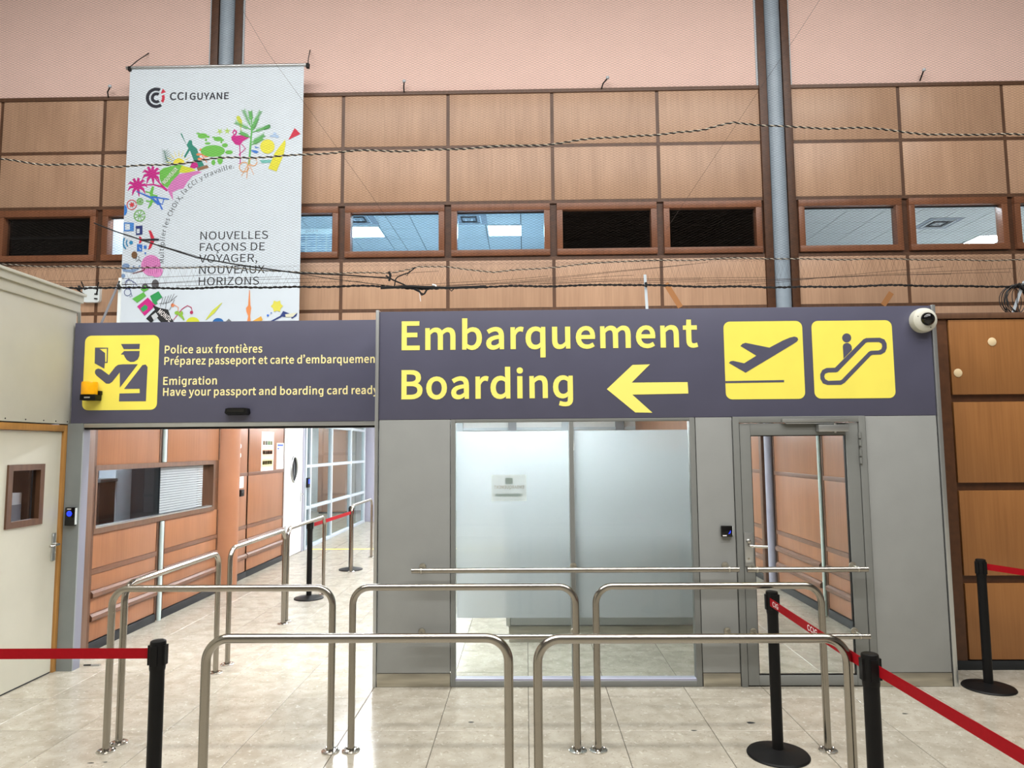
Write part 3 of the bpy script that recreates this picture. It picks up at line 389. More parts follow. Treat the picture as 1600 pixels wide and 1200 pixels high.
def rrect(x0, x1, z0, z1, r, n=6):
    out = []
    for cx, cz, a in ((x1-r, z1-r, 0), (x0+r, z1-r, 90), (x0+r, z0+r, 180), (x1-r, z0+r, 270)):
        out += [(cx+r*math.cos(math.radians(a+90*k/n)), cz+r*math.sin(math.radians(a+90*k/n))) for k in range(n+1)]
    return out
def quadmap(TL, TR, BL, BR, x0, x1, z0, z1):
    """trace coordinates (in a quad of the tracing) -> plane rectangle"""
    def f(x, y):
        v = 0.0
        for _ in range(4):
            ty = TL[1]+(TR[1]-TL[1])*.5; by = (BL[1]+BR[1])*.5; v = (y-ty)/(by-ty)
        xl = TL[0]+(BL[0]-TL[0])*v; xr = TR[0]+(BR[0]-TR[0])*v
        return x0+(x-xl)/(xr-xl)*(x1-x0), z1-v*(z1-z0)
    return f
def M2(f, pts): return [f(*p) for p in pts]

# ================================================================== FLOOR
floor = bx('floor', 'grout', None, -7.8, 8.2, -1.81, 6.0, -.08, -.004)
tag(floor, 'polished beige stone tile floor of the hall and passage', 'floor', kind='structure')
bm = bmesh.new(); box(bm, -.298, .298, -.298, .298, -.004, 0)
for e in bm.edges: pass
bmesh.ops.bevel(bm, geom=[e for e in bm.edges if all(v.co.z > -.001 for v in e.verts)], offset=.0015, segments=1, affect='EDGES')
tile_me = bpy.data.meshes.new('tile'); bm.to_mesh(tile_me); bm.free(); tile_me.materials.append(MATS['tile'])
for j in range(-3, 10):
    for i in range(-8, 10):
        if j > 1 and (i < -7 or i > 5): continue
        t = bpy.data.objects.new('tile', tile_me); COL.objects.link(t); t.parent = floor; t.location = (.3+.6*i, .3+.6*j, 0)
def floor_piece(name, x0, x1, y0, y1, label):
    return tag(bx(name, 'tile_far', None, x0, x1, y0, y1, -.08, 0), label, 'floor', kind='structure')
floor_piece('floor_passage', -9.0, 5.4, 6.0, 16.2, 'pale stone floor at the far end of the passage')
floor_piece('floor_hall', -13, 13, -13, -1.8, 'beige stone hall floor behind the near barriers')
for k_, (x_, y_, a_, b_) in enumerate(((-.39, -.46, .02, .011), (1.49, -.47, .028, .017), (2.60, -.31, .022, .009), (3.33, -.47, .022, .01), (-2.61, -1.08, .022, .007), (-2.53, -1.07, .016, .006), (3.14, -.87, .03, .02), (1.08, -.60, .02, .008))):
    bm = bmesh.new(); add_loops(bm, [[(x_+a_*math.cos(t_*.7854)*(1+.25*math.sin(t_*2.3+k_)), y_+b_*math.sin(t_*.7854)) for t_ in range(8)]], lambda u, v: (u, v, .0006)); face_to(bm, (0, 0, 1)); finish('stain', bm, 'rubber', floor)
yl = bx('floor_line', 'floor_yellow', None, -4.0, 3.2, 7.70, 7.80, .0, .002); tag(yl, 'yellow line taped across the passage floor by the glazed partition', 'floor line')

mat('hall_ceiling', (120, 112, 104), .8, noise=.05); mat('hall_wall', (140, 137, 132), .8, noise=.05)
hs = thing('hall_shell', 'rear and side walls and high ceiling of the hall around the viewer', 'hall', (0, -5, 0), kind='structure')
bx('high_ceiling', 'hall_ceiling', hs, -13, 13, -13, 3.7, 9.6, 9.7); bx('rear_wall', 'hall_wall', hs, -13, 13, -13.1, -13, 0, 9.6)
bx('side_wall', 'hall_wall', hs, -13.1, -13, -13, 3.7, 0, 9.6); bx('side_wall', 'hall_wall', hs, 13, 13.1, -13, 3.7, 0, 9.6)
# ================================================================== UPPER BACK WALL
YB = 3.5
wall_back = thing('wall_back', 'tall back wall of brown wood panels under a pink painted wall', 'wall', (0, YB, 2.9), kind='structure')
bm = bmesh.new()
# backing with real openings for the windows: built from strips round them
JX = [[-8.36, -6.972, -5.581, -4.159], [-3.770, -2.379, -.989, .383, 1.766, 3.116], [3.50, 4.907, 6.247, 7.63]]
WIN = []
for seg in JX:
    for a, b in zip(seg, seg[1:]): WIN.append((a, b))
box(bm, -8.6, 7.9, YB+.03, YB+.12, 2.95, 4.33); box(bm, -8.6, 7.9, YB+.03, YB+.12, 5.0, 6.56)
xs = [-8.6] + [v for a, b in WIN for v in (a+.05, b-.05)] + [7.9]
for a, b in zip(xs[::2], xs[1::2]): box(bm, a, b, YB+.03, YB+.12, 4.33, 5.0)
finish('backing_board', bm, 'batten_dark', wall_back)
ROWS = [(2.97, 3.60), (3.645, 4.265), (5.06, 5.77), (5.815, 6.52)]
for a, b in WIN:
    for z0, z1 in ROWS:
        bx('panel', 'wood_up', wall_back, a+.022, b-.022, YB, YB+.03, z0, z1, bevel=.003, center=True)
for seg in JX:
    for x in seg: bx('batten', 'batten', wall_back, x-.022, x+.022, YB+.008, YB+.035, 2.97, 4.31, center=True); bx('batten', 'batten', wall_back, x-.022, x+.022, YB+.008, YB+.035, 5.02, 6.52, center=True)
    for z in (3.622, 4.288, 5.038, 5.792): bx('batten', 'batten', wall_back, seg[0], seg[-1], YB+.004, YB+.03, z-.022, z+.022, center=True)
    bx('top_rail', 'batten', wall_back, seg[0]-.02, seg[-1]+.02, YB-.015, YB+.05, 6.515, 6.565, bevel=.005, center=True)
for seg in ((-8.6, -4.19), (-3.745, 3.09), (3.525, 7.9)):
    bx('painted_wall', 'pink', wall_back, seg[0], seg[1], YB+.02, YB+.14, 6.565, 9.2)
    for x in seg:
        if abs(x) < 5: bx('edge_strip', 'pale_trim', wall_back, x-.012, x+.012, YB+.0, YB+.06, 6.565, 9.2)
# columns in the wall
for k, (x0, x1) in enumerate(((-4.175, -3.755), (3.10, 3.515))):
    c = thing('steel_column', ('pale grey steel column between brown wood fins rising behind the hanging banner', 'pale grey steel column between brown wood fins above the boarding sign')[k], 'column', ((x0+x1)/2, YB, 2.95), kind='structure')
    bm = bmesh.new(); tube(bm, [((x0+x1)/2, YB+.02, 2.95), ((x0+x1)/2, YB+.02, 9.2)], .105, 20); finish('steel_post', bm, 'post_grey', c, smooth=True)
    for xa in (x0, x1-.10): bx('wood_fin', 'batten_dark', c, xa, xa+.10, YB-.03, YB+.10, 2.95, 9.2, bevel=.006)
    bx('recess_back', 'batten_dark', c, x0, x1, YB+.13, YB+.15, 2.95, 9.2)
# windows in the wall
for k, (a, b) in enumerate(WIN):
    w = thing('window_%d' % (k+1), 'wood framed interior window number %d of the row in the back wall' % (k+1), 'window', ((a+b)/2, YB, 4.33), kind='structure')
    w['label'] = ['dark window out of the frame at the far left', 'dark wood framed window at the left edge of the row', 'wood framed window half hidden left behind the banner', 'wood framed window with a 2025 planner beside the banner', 'wood framed window showing a ceiling light, nearest right of the planner window', 'wood framed bright blue window with a square ceiling light', 'black wood framed window next to the bright blue one', 'black wood framed window beside the steel column', 'pale lit wood framed window right of the steel column', 'lit wood framed window with an air vent and a green mural', 'wood framed window cut by the right edge of the picture', 'wood framed window beyond the right edge'][k] if k < 12 else w['label']
    fx0, fx1, fz0, fz1 = a+.045, b-.045, 4.325, 5.01
    f = .088
    bx('window_frame_rail', 'wood_winframe', w, fx0, fx1, YB-.025, YB+.11, fz1-f, fz1, bevel=.004)
    bx('window_frame_rail', 'wood_winframe', w, fx0, fx1, YB-.025, YB+.11, fz0, fz0+f-.01, bevel=.004)
    bx('window_frame_stile', 'wood_winframe', w, fx0, fx0+.075, YB-.02, YB+.11, fz0+f-.01, fz1-f, bevel=.004)
    bx('window_frame_stile', 'wood_winframe', w, fx1-.075, fx1, YB-.02, YB+.11, fz0+f-.01, fz1-f, bevel=.004)
    bm = bmesh.new()
    for z in (fz1-f-.012, fz0+f-.01): box(bm, fx0+.075, fx1-.075, YB+.055, YB+.085, z, z+.012)
    finish('gasket', bm, 'black', w)
    bx('pane', 'glass_blue' if k in (3, 4, 5) else 'glass_pale' if k in (8, 9, 10) else 'glass_dark', w, fx0+.075, fx1-.075, YB+.066, YB+.072, fz0+f, fz1-f)

# rooms behind the windows
def room(name, x0, x1, y1, zc, wallm, ceilm, label):
    r = thing(name, label, 'room', ((x0+x1)/2, YB+.13, 3.9), kind='structure')
    bx('ceiling_slab', 'dark_in', r, x0-.05, x1+.05, YB+.13, y1+.1, zc+.03, zc+.1)
    bx('back_panel', wallm, r, x0, x1, y1, y1+.06, 3.9, zc); bx('side_panel', wallm, r, x0-.05, x0, YB+.13, y1, 3.9, zc); bx('side_panel', wallm, r, x1, x1+.05, YB+.13, y1, 3.9, zc)
    bx('floor_slab', 'white_paint' if wallm == 'room_wall' else 'dark_in', r, x0, x1, YB+.13, y1, 3.84, 3.9)
    return r
ZC = 5.6
r1 = room('room_office', -4.3, .40, 8.6, ZC, 'room_wall', 'ceiling_white', 'lit office with ceiling tiles behind the left windows')
r2 = room('room_store', .46, 3.3, 8.6, ZC, 'room_dark', 'dark_in', 'unlit room behind the black windows')
r3 = room('room_meeting', 3.36, 12.5, 8.6, ZC, 'room_wall', 'ceiling_white', 'lit room with ceiling tiles behind the right windows')
r4 = room('room_left', -9.5, -5.62, 6.6, ZC, 'room_dark', 'dark_in', 'unlit room behind the window at the left edge')
r5 = room('room_blind', -5.56, -4.36, 5.2, ZC, 'room_wall', 'ceiling_white', 'small lit room behind the banner')
def ceil_tiles(r, x0, x1, y0, y1, skip):
    """suspended ceiling: each board its own piece"""
    y = y0
    while y < y1-.1:
        x = x0
        while x < x1-.1:
            if not any(abs(x+.3-sx) < .31 and abs(y+.3-sy2) < .31 for sx, sy2 in skip):
                bx('ceiling_tile', 'ceiling_white', r, x+.006, min(x+.594, x1), y+.006, min(y+.594, y1), ZC, ZC+.02, center=True)
            x += .6
        y += .6
def room_lamp(x, y, label):
    l = thing('ceiling_light', label, 'light', (x, y, ZC), 'office ceiling lights behind the windows')
    bx('diffuser', 'lamp_room', l, x-.28, x+.28, y-.28, y+.28, ZC-.012, ZC+.0, bevel=.003)
    bm = bmesh.new()
    for a in ((-.3, .3, -.3, -.28), (-.3, .3, .28, .3), (-.3, -.28, -.28, .28), (.28, .3, -.28, .28)): box(bm, x+a[0], x+a[1], y+a[2], y+a[3], ZC-.016, ZC+.01)
    finish('lamp_frame', bm, 'white_paint', l); return l
def vent(x, y, label):
    l = thing('air_vent', label, 'vent', (x, y, ZC))
    bx('vent_plate', 'grey_in', l, x-.29, x+.29, y-.29, y+.29, ZC-.006, ZC+.006)
    for k, s in enumerate((.2, .13, .06)):
        bm = bmesh.new()
        for a in ((-s, s, -s, -s+.02), (-s, s, s-.02, s), (-s, -s+.02, -s+.02, s-.02), (s-.02, s, -s+.02, s-.02)): box(bm, x+a[0], x+a[1], y+a[2], y+a[3], ZC-.02, ZC-.004)
        finish('vent_slat', bm, 'black' if k == 1 else 'white_paint', l)
ceil_tiles(r1, -4.25, .38, 4.5, 8.4, [])
room_lamp(-2.75, 6.42, 'square ceiling light seen at the left of the planner-side blue window'); room_lamp(-.33, 6.45, 'square ceiling light glowing in the bright blue window')
vent(-.9, 5.82, 'square air vent in the ceiling beside the bright blue window light'); vent(-2.72, 5.75, 'square air vent beside the light in the left blue window')
ceil_tiles(r3, 3.4, 12.4, 4.5, 8.4, []); vent(7.05, 6.4, 'square air vent in the ceiling of the mural room')
room_lamp(8.5, 7.4, 'ceiling light in the room with the green mural'); room_lamp(5.2, 4.75, 'ceiling light just inside the pale lit window'); room_lamp(10.3, 6.0, 'ceiling light seen in the window cut by the right edge')
room_lamp(-4.95, 4.4, 'ceiling light in the small room behind the banner'); room_lamp(-1.6, 4.6, 'ceiling light just inside the office windows')
bx('tile', 'room_dark', r2, .5, 3.3, 3.7, 8.5, ZC, ZC+.02)
# mural on the back wall of the right room
mu = thing('wall_mural', 'green leafy mural on the wall of the lit room at the right', 'mural', (8.8, 8.58, 5.0)); bm = bmesh.new()
for k in range(60):
    x = 8.0+random.random()*2.6; z = 4.5+random.random()*(.2+.35*(x-8)/1.5)
    add_loops(bm, [circle(x, z, .05+random.random()*.05, 7)], onY(8.585))
face_to(bm, (0, -1, 0)); finish('leaf_print', bm, ink((96, 150, 120)), mu)['kind'] = 'stuff'
bx('print_panel', 'white_paint', mu, 7.9, 10.8, 8.588, 8.6, 4.4, 5.45)
# yearly planner in the window next to the banner
pl = thing('year_planner', 'white 2025 year planner sheet taped inside the window beside the banner', 'planner', (-2.9, 3.63, 4.42))
sheet('sheet', 'thin_paper', pl, -3.6, -2.47, 3.63, 4.41, 4.76)
bm = bmesh.new()
for k in range(8):
    for q in range(9):
        x = -3.55+k*.135
        add_loops(bm, [[(x, 4.42+q*.031), (x+.115, 4.42+q*.031), (x+.115, 4.43+q*.031+.008*random.random()), (x, 4.43+q*.031)]], onY(3.626))
face_to(bm, (0, -1, 0)); finish('calendar_rows', bm, ink((150, 158, 172)), pl)
bm = bmesh.new(); add_text(bm, '2025', .01, -2.90, 4.715, .17, .032, onY(3.626)); face_to(bm, (0, -1, 0)); finish('lettering', bm, ink((150, 110, 100)), pl)

# ================================================================== LEFT HALL WALL WITH CREAM DOOR
XL = -4.0
wl = thing('wall_left', 'cream painted side wall with a moulded cornice above the cream door', 'wall', (XL, 0, 0), kind='structure')
bx('wall_panel', 'cream', wl, XL-.25, XL+.015, -6, .69, 2.085, 3.08, bevel=.002)
bx('wall_panel', 'cream', wl, XL-.25, XL, -6, -.52, 0, 2.085)
bx('cornice', 'cream', wl, XL-.25, XL+.03, -6, .715, 3.08, 3.165, bevel=.004); bx('cornice', 'cream', wl, XL-.25, XL+.05, -6, .725, 3.165, 3.225, bevel=.004); bx('cornice_cap', 'cream', wl, XL-.25, XL+.07, -6, .735, 3.225, 3.25, bevel=.006)
for y in (-.1, .12, .33, .48, .63):
    bm = bmesh.new(); lathe(bm, [(0, 0), (.006, 0), (.005, .003), (0, .004)], (XL+.015, y, 2.105), 'x', 10); finish('screw', bm, 'rubber', wl)
d1 = thing('door_1', 'cream painted side door with a small wood framed window and lever handle', 'door', (XL, .1, 0), kind='structure')
bx('door_frame_post', 'oak', d1, XL-.12, XL+.012, .605, .665, 0, 2.075, bevel=.004); bx('door_frame_post', 'oak', d1, XL-.12, XL+.012, -.52, -.46, 0, 2.075, bevel=.004)
bx('door_frame_head', 'oak', d1, XL-.12, XL+.012, -.46, .605, 2.02, 2.075, bevel=.004)
# leaf made of four rails round the window opening
lf = thing('door_leaf', None, None); lf.parent = d1; lf.location = (0, 0, 0)
bm = bmesh.new()
box(bm, XL-.05, XL-.008, -.455, .60, .012, 1.29); box(bm, XL-.05, XL-.008, -.455, .60, 1.72, 2.015); box(bm, XL-.05, XL-.008, -.455, .02, 1.29, 1.72); box(bm, XL-.05, XL-.008, .35, .60, 1.29, 1.72)
bpy.data.objects.remove(lf); finish('door_leaf', bm, 'cream_door', d1)
bm = bmesh.new()
for a in ((-.02, .39, 1.255, 1.305), (-.02, .39, 1.70, 1.748), (-.02, .03, 1.305, 1.70), (.34, .39, 1.305, 1.70)): box(bm, XL-.055, XL+.008, a[0], a[1], a[2], a[3])
vf = finish('vision_frame', bm, 'batten', d1); bx('pane', 'glass_dark', vf, XL-.035, XL-.03, .03, .34, 1.305, 1.70)
bx('lock_plate', 'alu', d1, XL-.008, XL+.004, .535, .575, .93, 1.16, bevel=.003)
bm = bmesh.new(); tube(bm, arc_path([(XL, .555, 1.07), (XL+.055, .555, 1.07), (XL+.055, .43, 1.065)], .02, 4), .01, 10); finish('lever', bm, 'chrome', d1, smooth=True)
bx('bottom_seal', 'rubber', d1, XL-.045, XL-.01, -.455, .60, .002, .012)
sb = thing('side_room', 'dark room behind the cream door window', 'room', (XL-1.2, .1, 0), kind='structure')
bx('side_panel', 'grey_in', sb, XL-1.6, XL-1.55, -2, .85, 0, 2.6); bx('side_panel', 'dark_in', sb, XL-1.6, XL-.26, -2.05, -2, 0, 2.6); bx('ceiling_slab', 'dark_in', sb, XL-1.6, XL-.26, -2, .80, 2.6, 2.65)
pc = thing('pale_cabinet', 'pale cabinet seen through the cream door window', 'cabinet', (XL-1.4, 1.8, 0)); bx('body', 'white_paint', pc, XL-1.5, XL-1.3, 1.55, 1.95, .0, 1.42, bevel=.01); bx('cabinet_door', 'grey_in', pc, XL-1.299, XL-1.29, 1.57, 1.93, .1, 1.30, bevel=.004)
dp = thing('dark_locker', 'dark locker seen through the cream door window', 'locker', (XL-1.3, 2.15, 0)); bx('body', 'cupboard', dp, XL-1.5, XL-1.25, 1.97, 2.35, 0, 1.9, bevel=.01); bx('locker_door', 'dark_in', dp, XL-1.249, XL-1.24, 1.99, 2.33, .1, 1.85, bevel=.004)
# ================================================================== DOORWAY: JAMB, HEADER AND POLICE SIGN
jm = thing('trim_1', 'grey metal door jamb beside the cream door', 'jamb', (-3.9, .64, 0), kind='structure')
bx('jamb_post', 'jamb_grey', jm, -3.985, -3.85, .64, .655, 0, 2.09); bx('jamb_return', 'jamb_lilac', jm, -3.868, -3.85, .655, .745, 0, 2.09); bx('jamb_core', 'rubber', jm, -3.985, -3.868, .655, .76, 0, 2.09)
hd = thing('trim_2', 'aluminium sliding door track under the dark police sign', 'track', (-2.6, .64, 2.05), kind='structure')
bx('track_profile', 'alu', hd, -3.85, -1.1, .645, .80, 2.052, 2.09, bevel=.004); bx('track_slot', 'black', hd, -3.85, -1.1, .66, .79, 2.036, 2.052)
ps = thing('police_sign', 'dark grey overhead sign board with yellow officer pictogram and emigration text', 'sign', (-2.6, .64, 2.09))
bx('board', 'sign', ps, -3.962, -.9, .64, .76, 2.09, 2.975, bevel=.003)
qf = quadmap((665, 215), (1245, 213), (648, 800), (1232, 798), -3.867, -3.208, 2.203, 2.86)
bm = bmesh.new(); add_loops(bm, [rrect(-3.867, -3.208, 2.203, 2.86, .055)], onY(.6385)); face_to(bm, (0, -1, 0)); pg = finish('pictogram', bm, 'yellow', ps)
bm = bmesh.new(); g = onY(.6375)
add_loops(bm, [M2(qf, [(743, 308), (845, 310), (843, 430), (822, 430), (818, 475), (742, 432)]), M2(qf, [(778, 319), (836, 317), (835, 421), (824, 422), (822, 352)])], g)
for L in ([(945, 282), (1093, 282), (1090, 323), (968, 323)],
          [(945, 365), (970, 338), (1092, 338), (1090, 378), (1078, 405), (1050, 423), (1020, 424), (992, 408), (977, 385), (968, 366)],
          [(745, 498), (750, 482), (770, 473), (795, 480), (855, 525), (905, 460), (925, 446), (960, 442), (1080, 442), (942, 625), (940, 505), (880, 580), (860, 593), (835, 592), (760, 530), (747, 514)],
          [(975, 635), (1115, 450), (1140, 445), (1156, 465), (1147, 732), (937, 732), (940, 670), (1098, 668), (1097, 635)]): add_loops(bm, [M2(qf, L)], g)
face_to(bm, (0, -1, 0)); finish('officer_symbol', bm, 'sign', pg)
tx = onY(.638)
for w_, x, z, wd in (('Police aux frontières', -3.157, 2.697, .862), ('Préparez passeport et carte d’embarquement', -3.157, 2.597, 1.89), ('Emigration', -3.160, 2.421, .473), ('Have your passport and boarding card ready', -3.158, 2.325, 1.885)):
    bm = bmesh.new(); add_text(bm, w_, .018, x, z, wd, .066, tx); face_to(bm, (0, -1, 0)); finish('lettering', bm, 'sign_cream', ps)
# warning beacon
be = thing('warning_beacon', 'amber warning beacon with black base at the corner of the officer pictogram', 'beacon', (-3.765, .6, 2.28))
bx('base_block', 'black', be, -3.83, -3.695, .54, .636, 2.285, 2.335, bevel=.006); bx('back_bracket', 'black', be, -3.72, -3.69, .60, .636, 2.335, 2.37, bevel=.003)
bm = bmesh.new(); lathe(bm, [(0, .335), (.062, .335), (.064, .345), (.064, .43), (.06, .445), (0, .45)], (-3.768, .575, 2.0), 'z', 28); finish('amber_lens', bm, 'amber', be, smooth=True)
bx('name_plate', 'alu', be, -3.79, -3.74, .5385, .54, 2.303, 2.315)
ms = thing('motion_sensor', 'black door motion sensor bar under the emigration text', 'sensor', (-2.49, .6, 2.14)); bm = bmesh.new()
prism(bm, [(-.105, 2.165), (-.09, 2.15), (.09, 2.15), (.105, 2.165), (.098, 2.205), (.07, 2.212), (-.07, 2.212), (-.098, 2.205)], .585, .639, lambda u, v, a: (-2.49+u*(1 if a > .6 else .95), a, v if a > .6 else 2.155+(v-2.15)*.9))
finish('sensor_body', bm, 'black', ms); bx('sensor_window', 'black_gloss', ms, -2.57, -2.42, .583, .586, 2.172, 2.198)
# card reader on the jamb
def reader(name, x0, x1, y, z0, z1, label, led):
    t = thing(name, label, 'card reader', ((x0+x1)/2, y, z0))
    bx('reader_body', 'black_gloss', t, x0, x1, y-.03, y, z0, z1, bevel=.008); bx('side_plate', 'router', t, x1-.012, x1+.004, y-.025, y, z0+.01, z1-.006, bevel=.003)
    w = x1-x0; h = z1-z0
    bm = bmesh.new()
    if led == 'round':
        add_loops(bm, [circle((x0+x1)/2-.004, z0+h*.66, .022, 20), circle((x0+x1)/2-.004, z0+h*.66, .010, 14)], onY(y-.0305)); add_loops(bm, [circle((x0+x1)/2-.004, z0+h*.66, .006, 10)], onY(y-.0305))
    else:
        c = [(x0+w*.82, z0+h*.55), (x0+w*.80, z0+h*.40), (x0+w*.66, z0+h*.28), (x0+w*.64, z0+h*.33), (x0+w*.74, z0+h*.42), (x0+w*.77, z0+h*.55)]; add_loops(bm, [c], onY(y-.0305))
    face_to(bm, (0, -1, 0)); finish('led_ring', bm, 'blue_led', t)
    if led == 'round': bx('status_bar', 'white_print', t, x0+w*.22, x0+w*.62, y-.0315, y-.03, z0+h*.89, z0+h*.93)
    else: bx('status_bar', 'white_print', t, x0+w*.1, x0+w*.45, y-.0315, y-.03, z0+h*.08, z0+h*.17)
    return t
reader('card_reader', -3.955, -3.868, .64, 1.213, 1.37, 'tall black card reader with blue light on the grey jamb by the cream door', 'round')
cb = thing('cable_end', 'short grey cable end with metal tip lying on the floor by the jamb', 'cable', (-3.78, .79, 0))
bm = bmesh.new(); tube(bm, [(-3.84, .79, .006), (-3.80, .785, .009), (-3.77, .79, .008)], .006, 8); finish('wire', bm, 'rubber', cb, smooth=True); bx('tip', 'alu', cb, -3.775, -3.70, .78, .80, .001, .014, bevel=.003)

# ================================================================== BOOTH WALL (front partition)
YF = .24
wf = thing('wall_front', 'grey panelled partition wall carrying the boarding sign', 'wall', (1.0, YF, 0), kind='structure')
for x0, x1 in ((-1.185, -.605), (1.35, 1.645), (2.695, 3.262)):
    bx('wall_panel', 'booth_grey', wf, x0+.004, x1-.004, YF, YF+.06, .105, 2.08, bevel=.003, center=True)
    bx('skirting', 'brushed', wf, x0+.004, x1-.004, YF-.004, YF+.06, .002, .103, bevel=.002, center=True)
bx('edge_trim', 'alu', wf, -1.215, -1.187, YF-.012, YF+.09, 0, 2.977, bevel=.004); bx('edge_trim', 'alu', wf, 3.264, 3.298, YF-.012, YF+.09, 0, 2.97, bevel=.004)
bx('top_closure', 'booth_grey', wf, -1.187, 3.264, YF+.035, YF+.09, 2.08, 2.96)
bs = thing('boarding_sign', 'wide dark grey boarding sign board with yellow Embarquement Boarding lettering', 'sign', (1.04, YF, 2.08))
bx('board', 'sign', bs, -1.186, 3.262, YF, YF+.033, 2.082, 2.965, bevel=.003)
tx = onY(YF-.002)
for w_, x, z, wd in (('Embarquement', -1.004, 2.653, 2.40), ('Boarding', -1.003, 2.253, 1.385)):
    bm = bmesh.new(); add_text(bm, w_, .022, x, z, wd, .224, tx); face_to(bm, (0, -1, 0)); finish('lettering', bm, 'sign_yellow', bs)
q = quadmap((0, 0), (520, 0), (0, 180), (520, 180), -1.196, 1.494, 2.075, 3.007)
AR = [(1102, 393), (1228, 275), (1312, 273), (1222, 362), (1490, 362), (1492, 418), (1224, 421), (1318, 510), (1236, 508)]
AR = [((x/1600*520-359)/125.5, (y/554*180-88)/77) for x, y in AR]
bm = bmesh.new(); add_loops(bm, [[(.658+u*.645, 2.515-v*.39) for u, v in AR]], tx); face_to(bm, (0, -1, 0)); finish('arrow', bm, 'sign_yellow', bs)
# departure pictogram
bm = bmesh.new(); add_loops(bm, [rrect(1.603, 2.234, 2.222, 2.852, .052)], tx); face_to(bm, (0, -1, 0)); p1 = finish('pictogram', bm, 'yellow', bs)
q1 = quadmap((150, 165), (1076, 163), (170, 1085), (1107, 1083), 1.603, 2.234, 2.222, 2.852); g = onY(YF-.003); bm = bmesh.new()
add_loops(bm, [M2(q1, [(210, 655), (230, 634), (260, 630), (390, 660), (535, 572), (348, 455), (372, 430), (410, 418), (690, 478), (850, 395), (930, 362), (985, 350), (1018, 360), (1030, 385), (1015, 410), (960, 445), (405, 772)])], g)
add_loops(bm, [M2(q1, [(165, 868), (858, 862), (858, 888), (167, 892)])], g); face_to(bm, (0, -1, 0)); finish('plane_symbol', bm, 'sign', p1)
# escalator pictogram
bm = bmesh.new(); add_loops(bm, [rrect(2.308, 2.949, 2.222, 2.850, .052)], tx); face_to(bm, (0, -1, 0)); p2 = finish('pictogram', bm, 'yellow', bs)
q2 = quadmap((120, 143), (1000, 140), (150, 998), (1038, 995), 2.308, 2.949, 2.222, 2.850); bm = bmesh.new()
add_loops(bm, [M2(q2, circle(507, 333, 50))], g)
add_loops(bm, [M2(q2, [(470, 562), (463, 425), (472, 402), (495, 390), (520, 389), (545, 402), (560, 425), (563, 468)])], g)
add_loops(bm, [M2(q2, [(375, 660), (690, 350), (720, 337), (870, 335), (920, 355), (944, 400), (945, 450), (925, 495), (880, 520), (790, 522), (770, 530), (480, 825), (440, 848), (290, 848), (240, 830), (213, 780), (212, 730), (235, 685), (280, 662)]),
               M2(q2, [(405, 705), (715, 390), (735, 383), (860, 383), (888, 400), (895, 430), (885, 460), (855, 475), (770, 478), (745, 490), (450, 790), (430, 800), (300, 803), (267, 785), (255, 755), (267, 725), (300, 712), (385, 710)])], g)
face_to(bm, (0, -1, 0)); finish('escalator_symbol', bm, 'sign', p2)
# dome camera on the sign
dc = thing('dome_camera', 'white dome security camera on the right end of the boarding sign', 'camera', (3.19, YF, 2.75))
bm = bmesh.new(); lathe(bm, [(0, 0), (.098, 0), (.1, .03), (.094, .06), (.075, .075), (.05, .08), (0, .08)], (3.185, YF-.001, 2.84), '-y', 32); finish('camera_housing', bm, 'cream', dc, smooth=True)
bm = bmesh.new(); lathe(bm, [(.054, .072), (.052, .09), (.04, .112), (.02, .124), (0, .127)], (3.192, YF-.001, 2.842), '-y', 28); finish('dome', bm, 'black_gloss', dc, smooth=True)
for x, z in ((3.12, 2.865), (3.215, 2.775)):
    bm = bmesh.new(); lathe(bm, [(0, .07), (.005, .07), (.004, .078), (0, .079)], (x, YF, z), '-y', 8); finish('screw', bm, 'black', dc)
# --- glazed window in the partition
w10 = thing('window_20', 'grey framed two pane partition window with frosted film', 'window', (.37, YF, 0), kind='structure')
for n, a in (('window_frame_stile', (-.603, -.568, .002, 2.08)), ('window_frame_stile', (1.305, 1.348, .002, 2.08)), ('window_frame_rail', (-.568, 1.305, 2.056, 2.08)), ('window_frame_rail', (-.568, 1.305, .002, .045))):
    bx(n, 'frame_grey', w10, a[0], a[1], YF-.004, YF+.08, a[2], a[3], bevel=.003)
bx('mullion', 'frame_grey', w10, .346, .380, YF-.002, YF+.08, .045, 2.056, bevel=.003)
bx('inner_sill', 'lilac', w10, -.568, 1.305, YF+.005, YF+.08, .045, .058)
for x0, x1 in ((-.568, .346), (.380, 1.305)):
    bm = bmesh.new(); box(bm, x0, x1, YF+.03, YF+.036, .058, 2.056); pn = finish('pane', bm, 'glass_clear', w10)
    sheet('frosted_film', 'frost', pn, x0+.006, x1-.006, YF+.0375, .515, 1.985)
po = thing('paper_notice', 'faded paper notice with an arrow taped behind the frosted glass', 'notice', (-.13, .285, 1.42))
sheet('sheet', 'thin_paper', po, -.28, .0, YF+.0370, 1.425, 1.635)
bm = bmesh.new(); gm = lambda u, v: (-u, YF+.0366, v)
add_text(bm, 'EMBARQUEMENT', .02, -(-.02), 1.525, .24, .024, gm)
face_to(bm, (0, -1, 0)); finish('lettering', bm, ink((150, 138, 120)), po)
bm = bmesh.new(); add_loops(bm, [[(-.25, 1.462), (-.08, 1.462), (-.08, 1.455), (-.03, 1.473), (-.08, 1.491), (-.08, 1.484), (-.25, 1.484)]], onY(YF+.0366)); add_loops(bm, [[(-.17, 1.56), (-.11, 1.56), (-.11, 1.61), (-.17, 1.61)]], onY(YF+.0366)); face_to(bm, (0, -1, 0)); finish('arrow', bm, ink((168, 176, 174)), po)
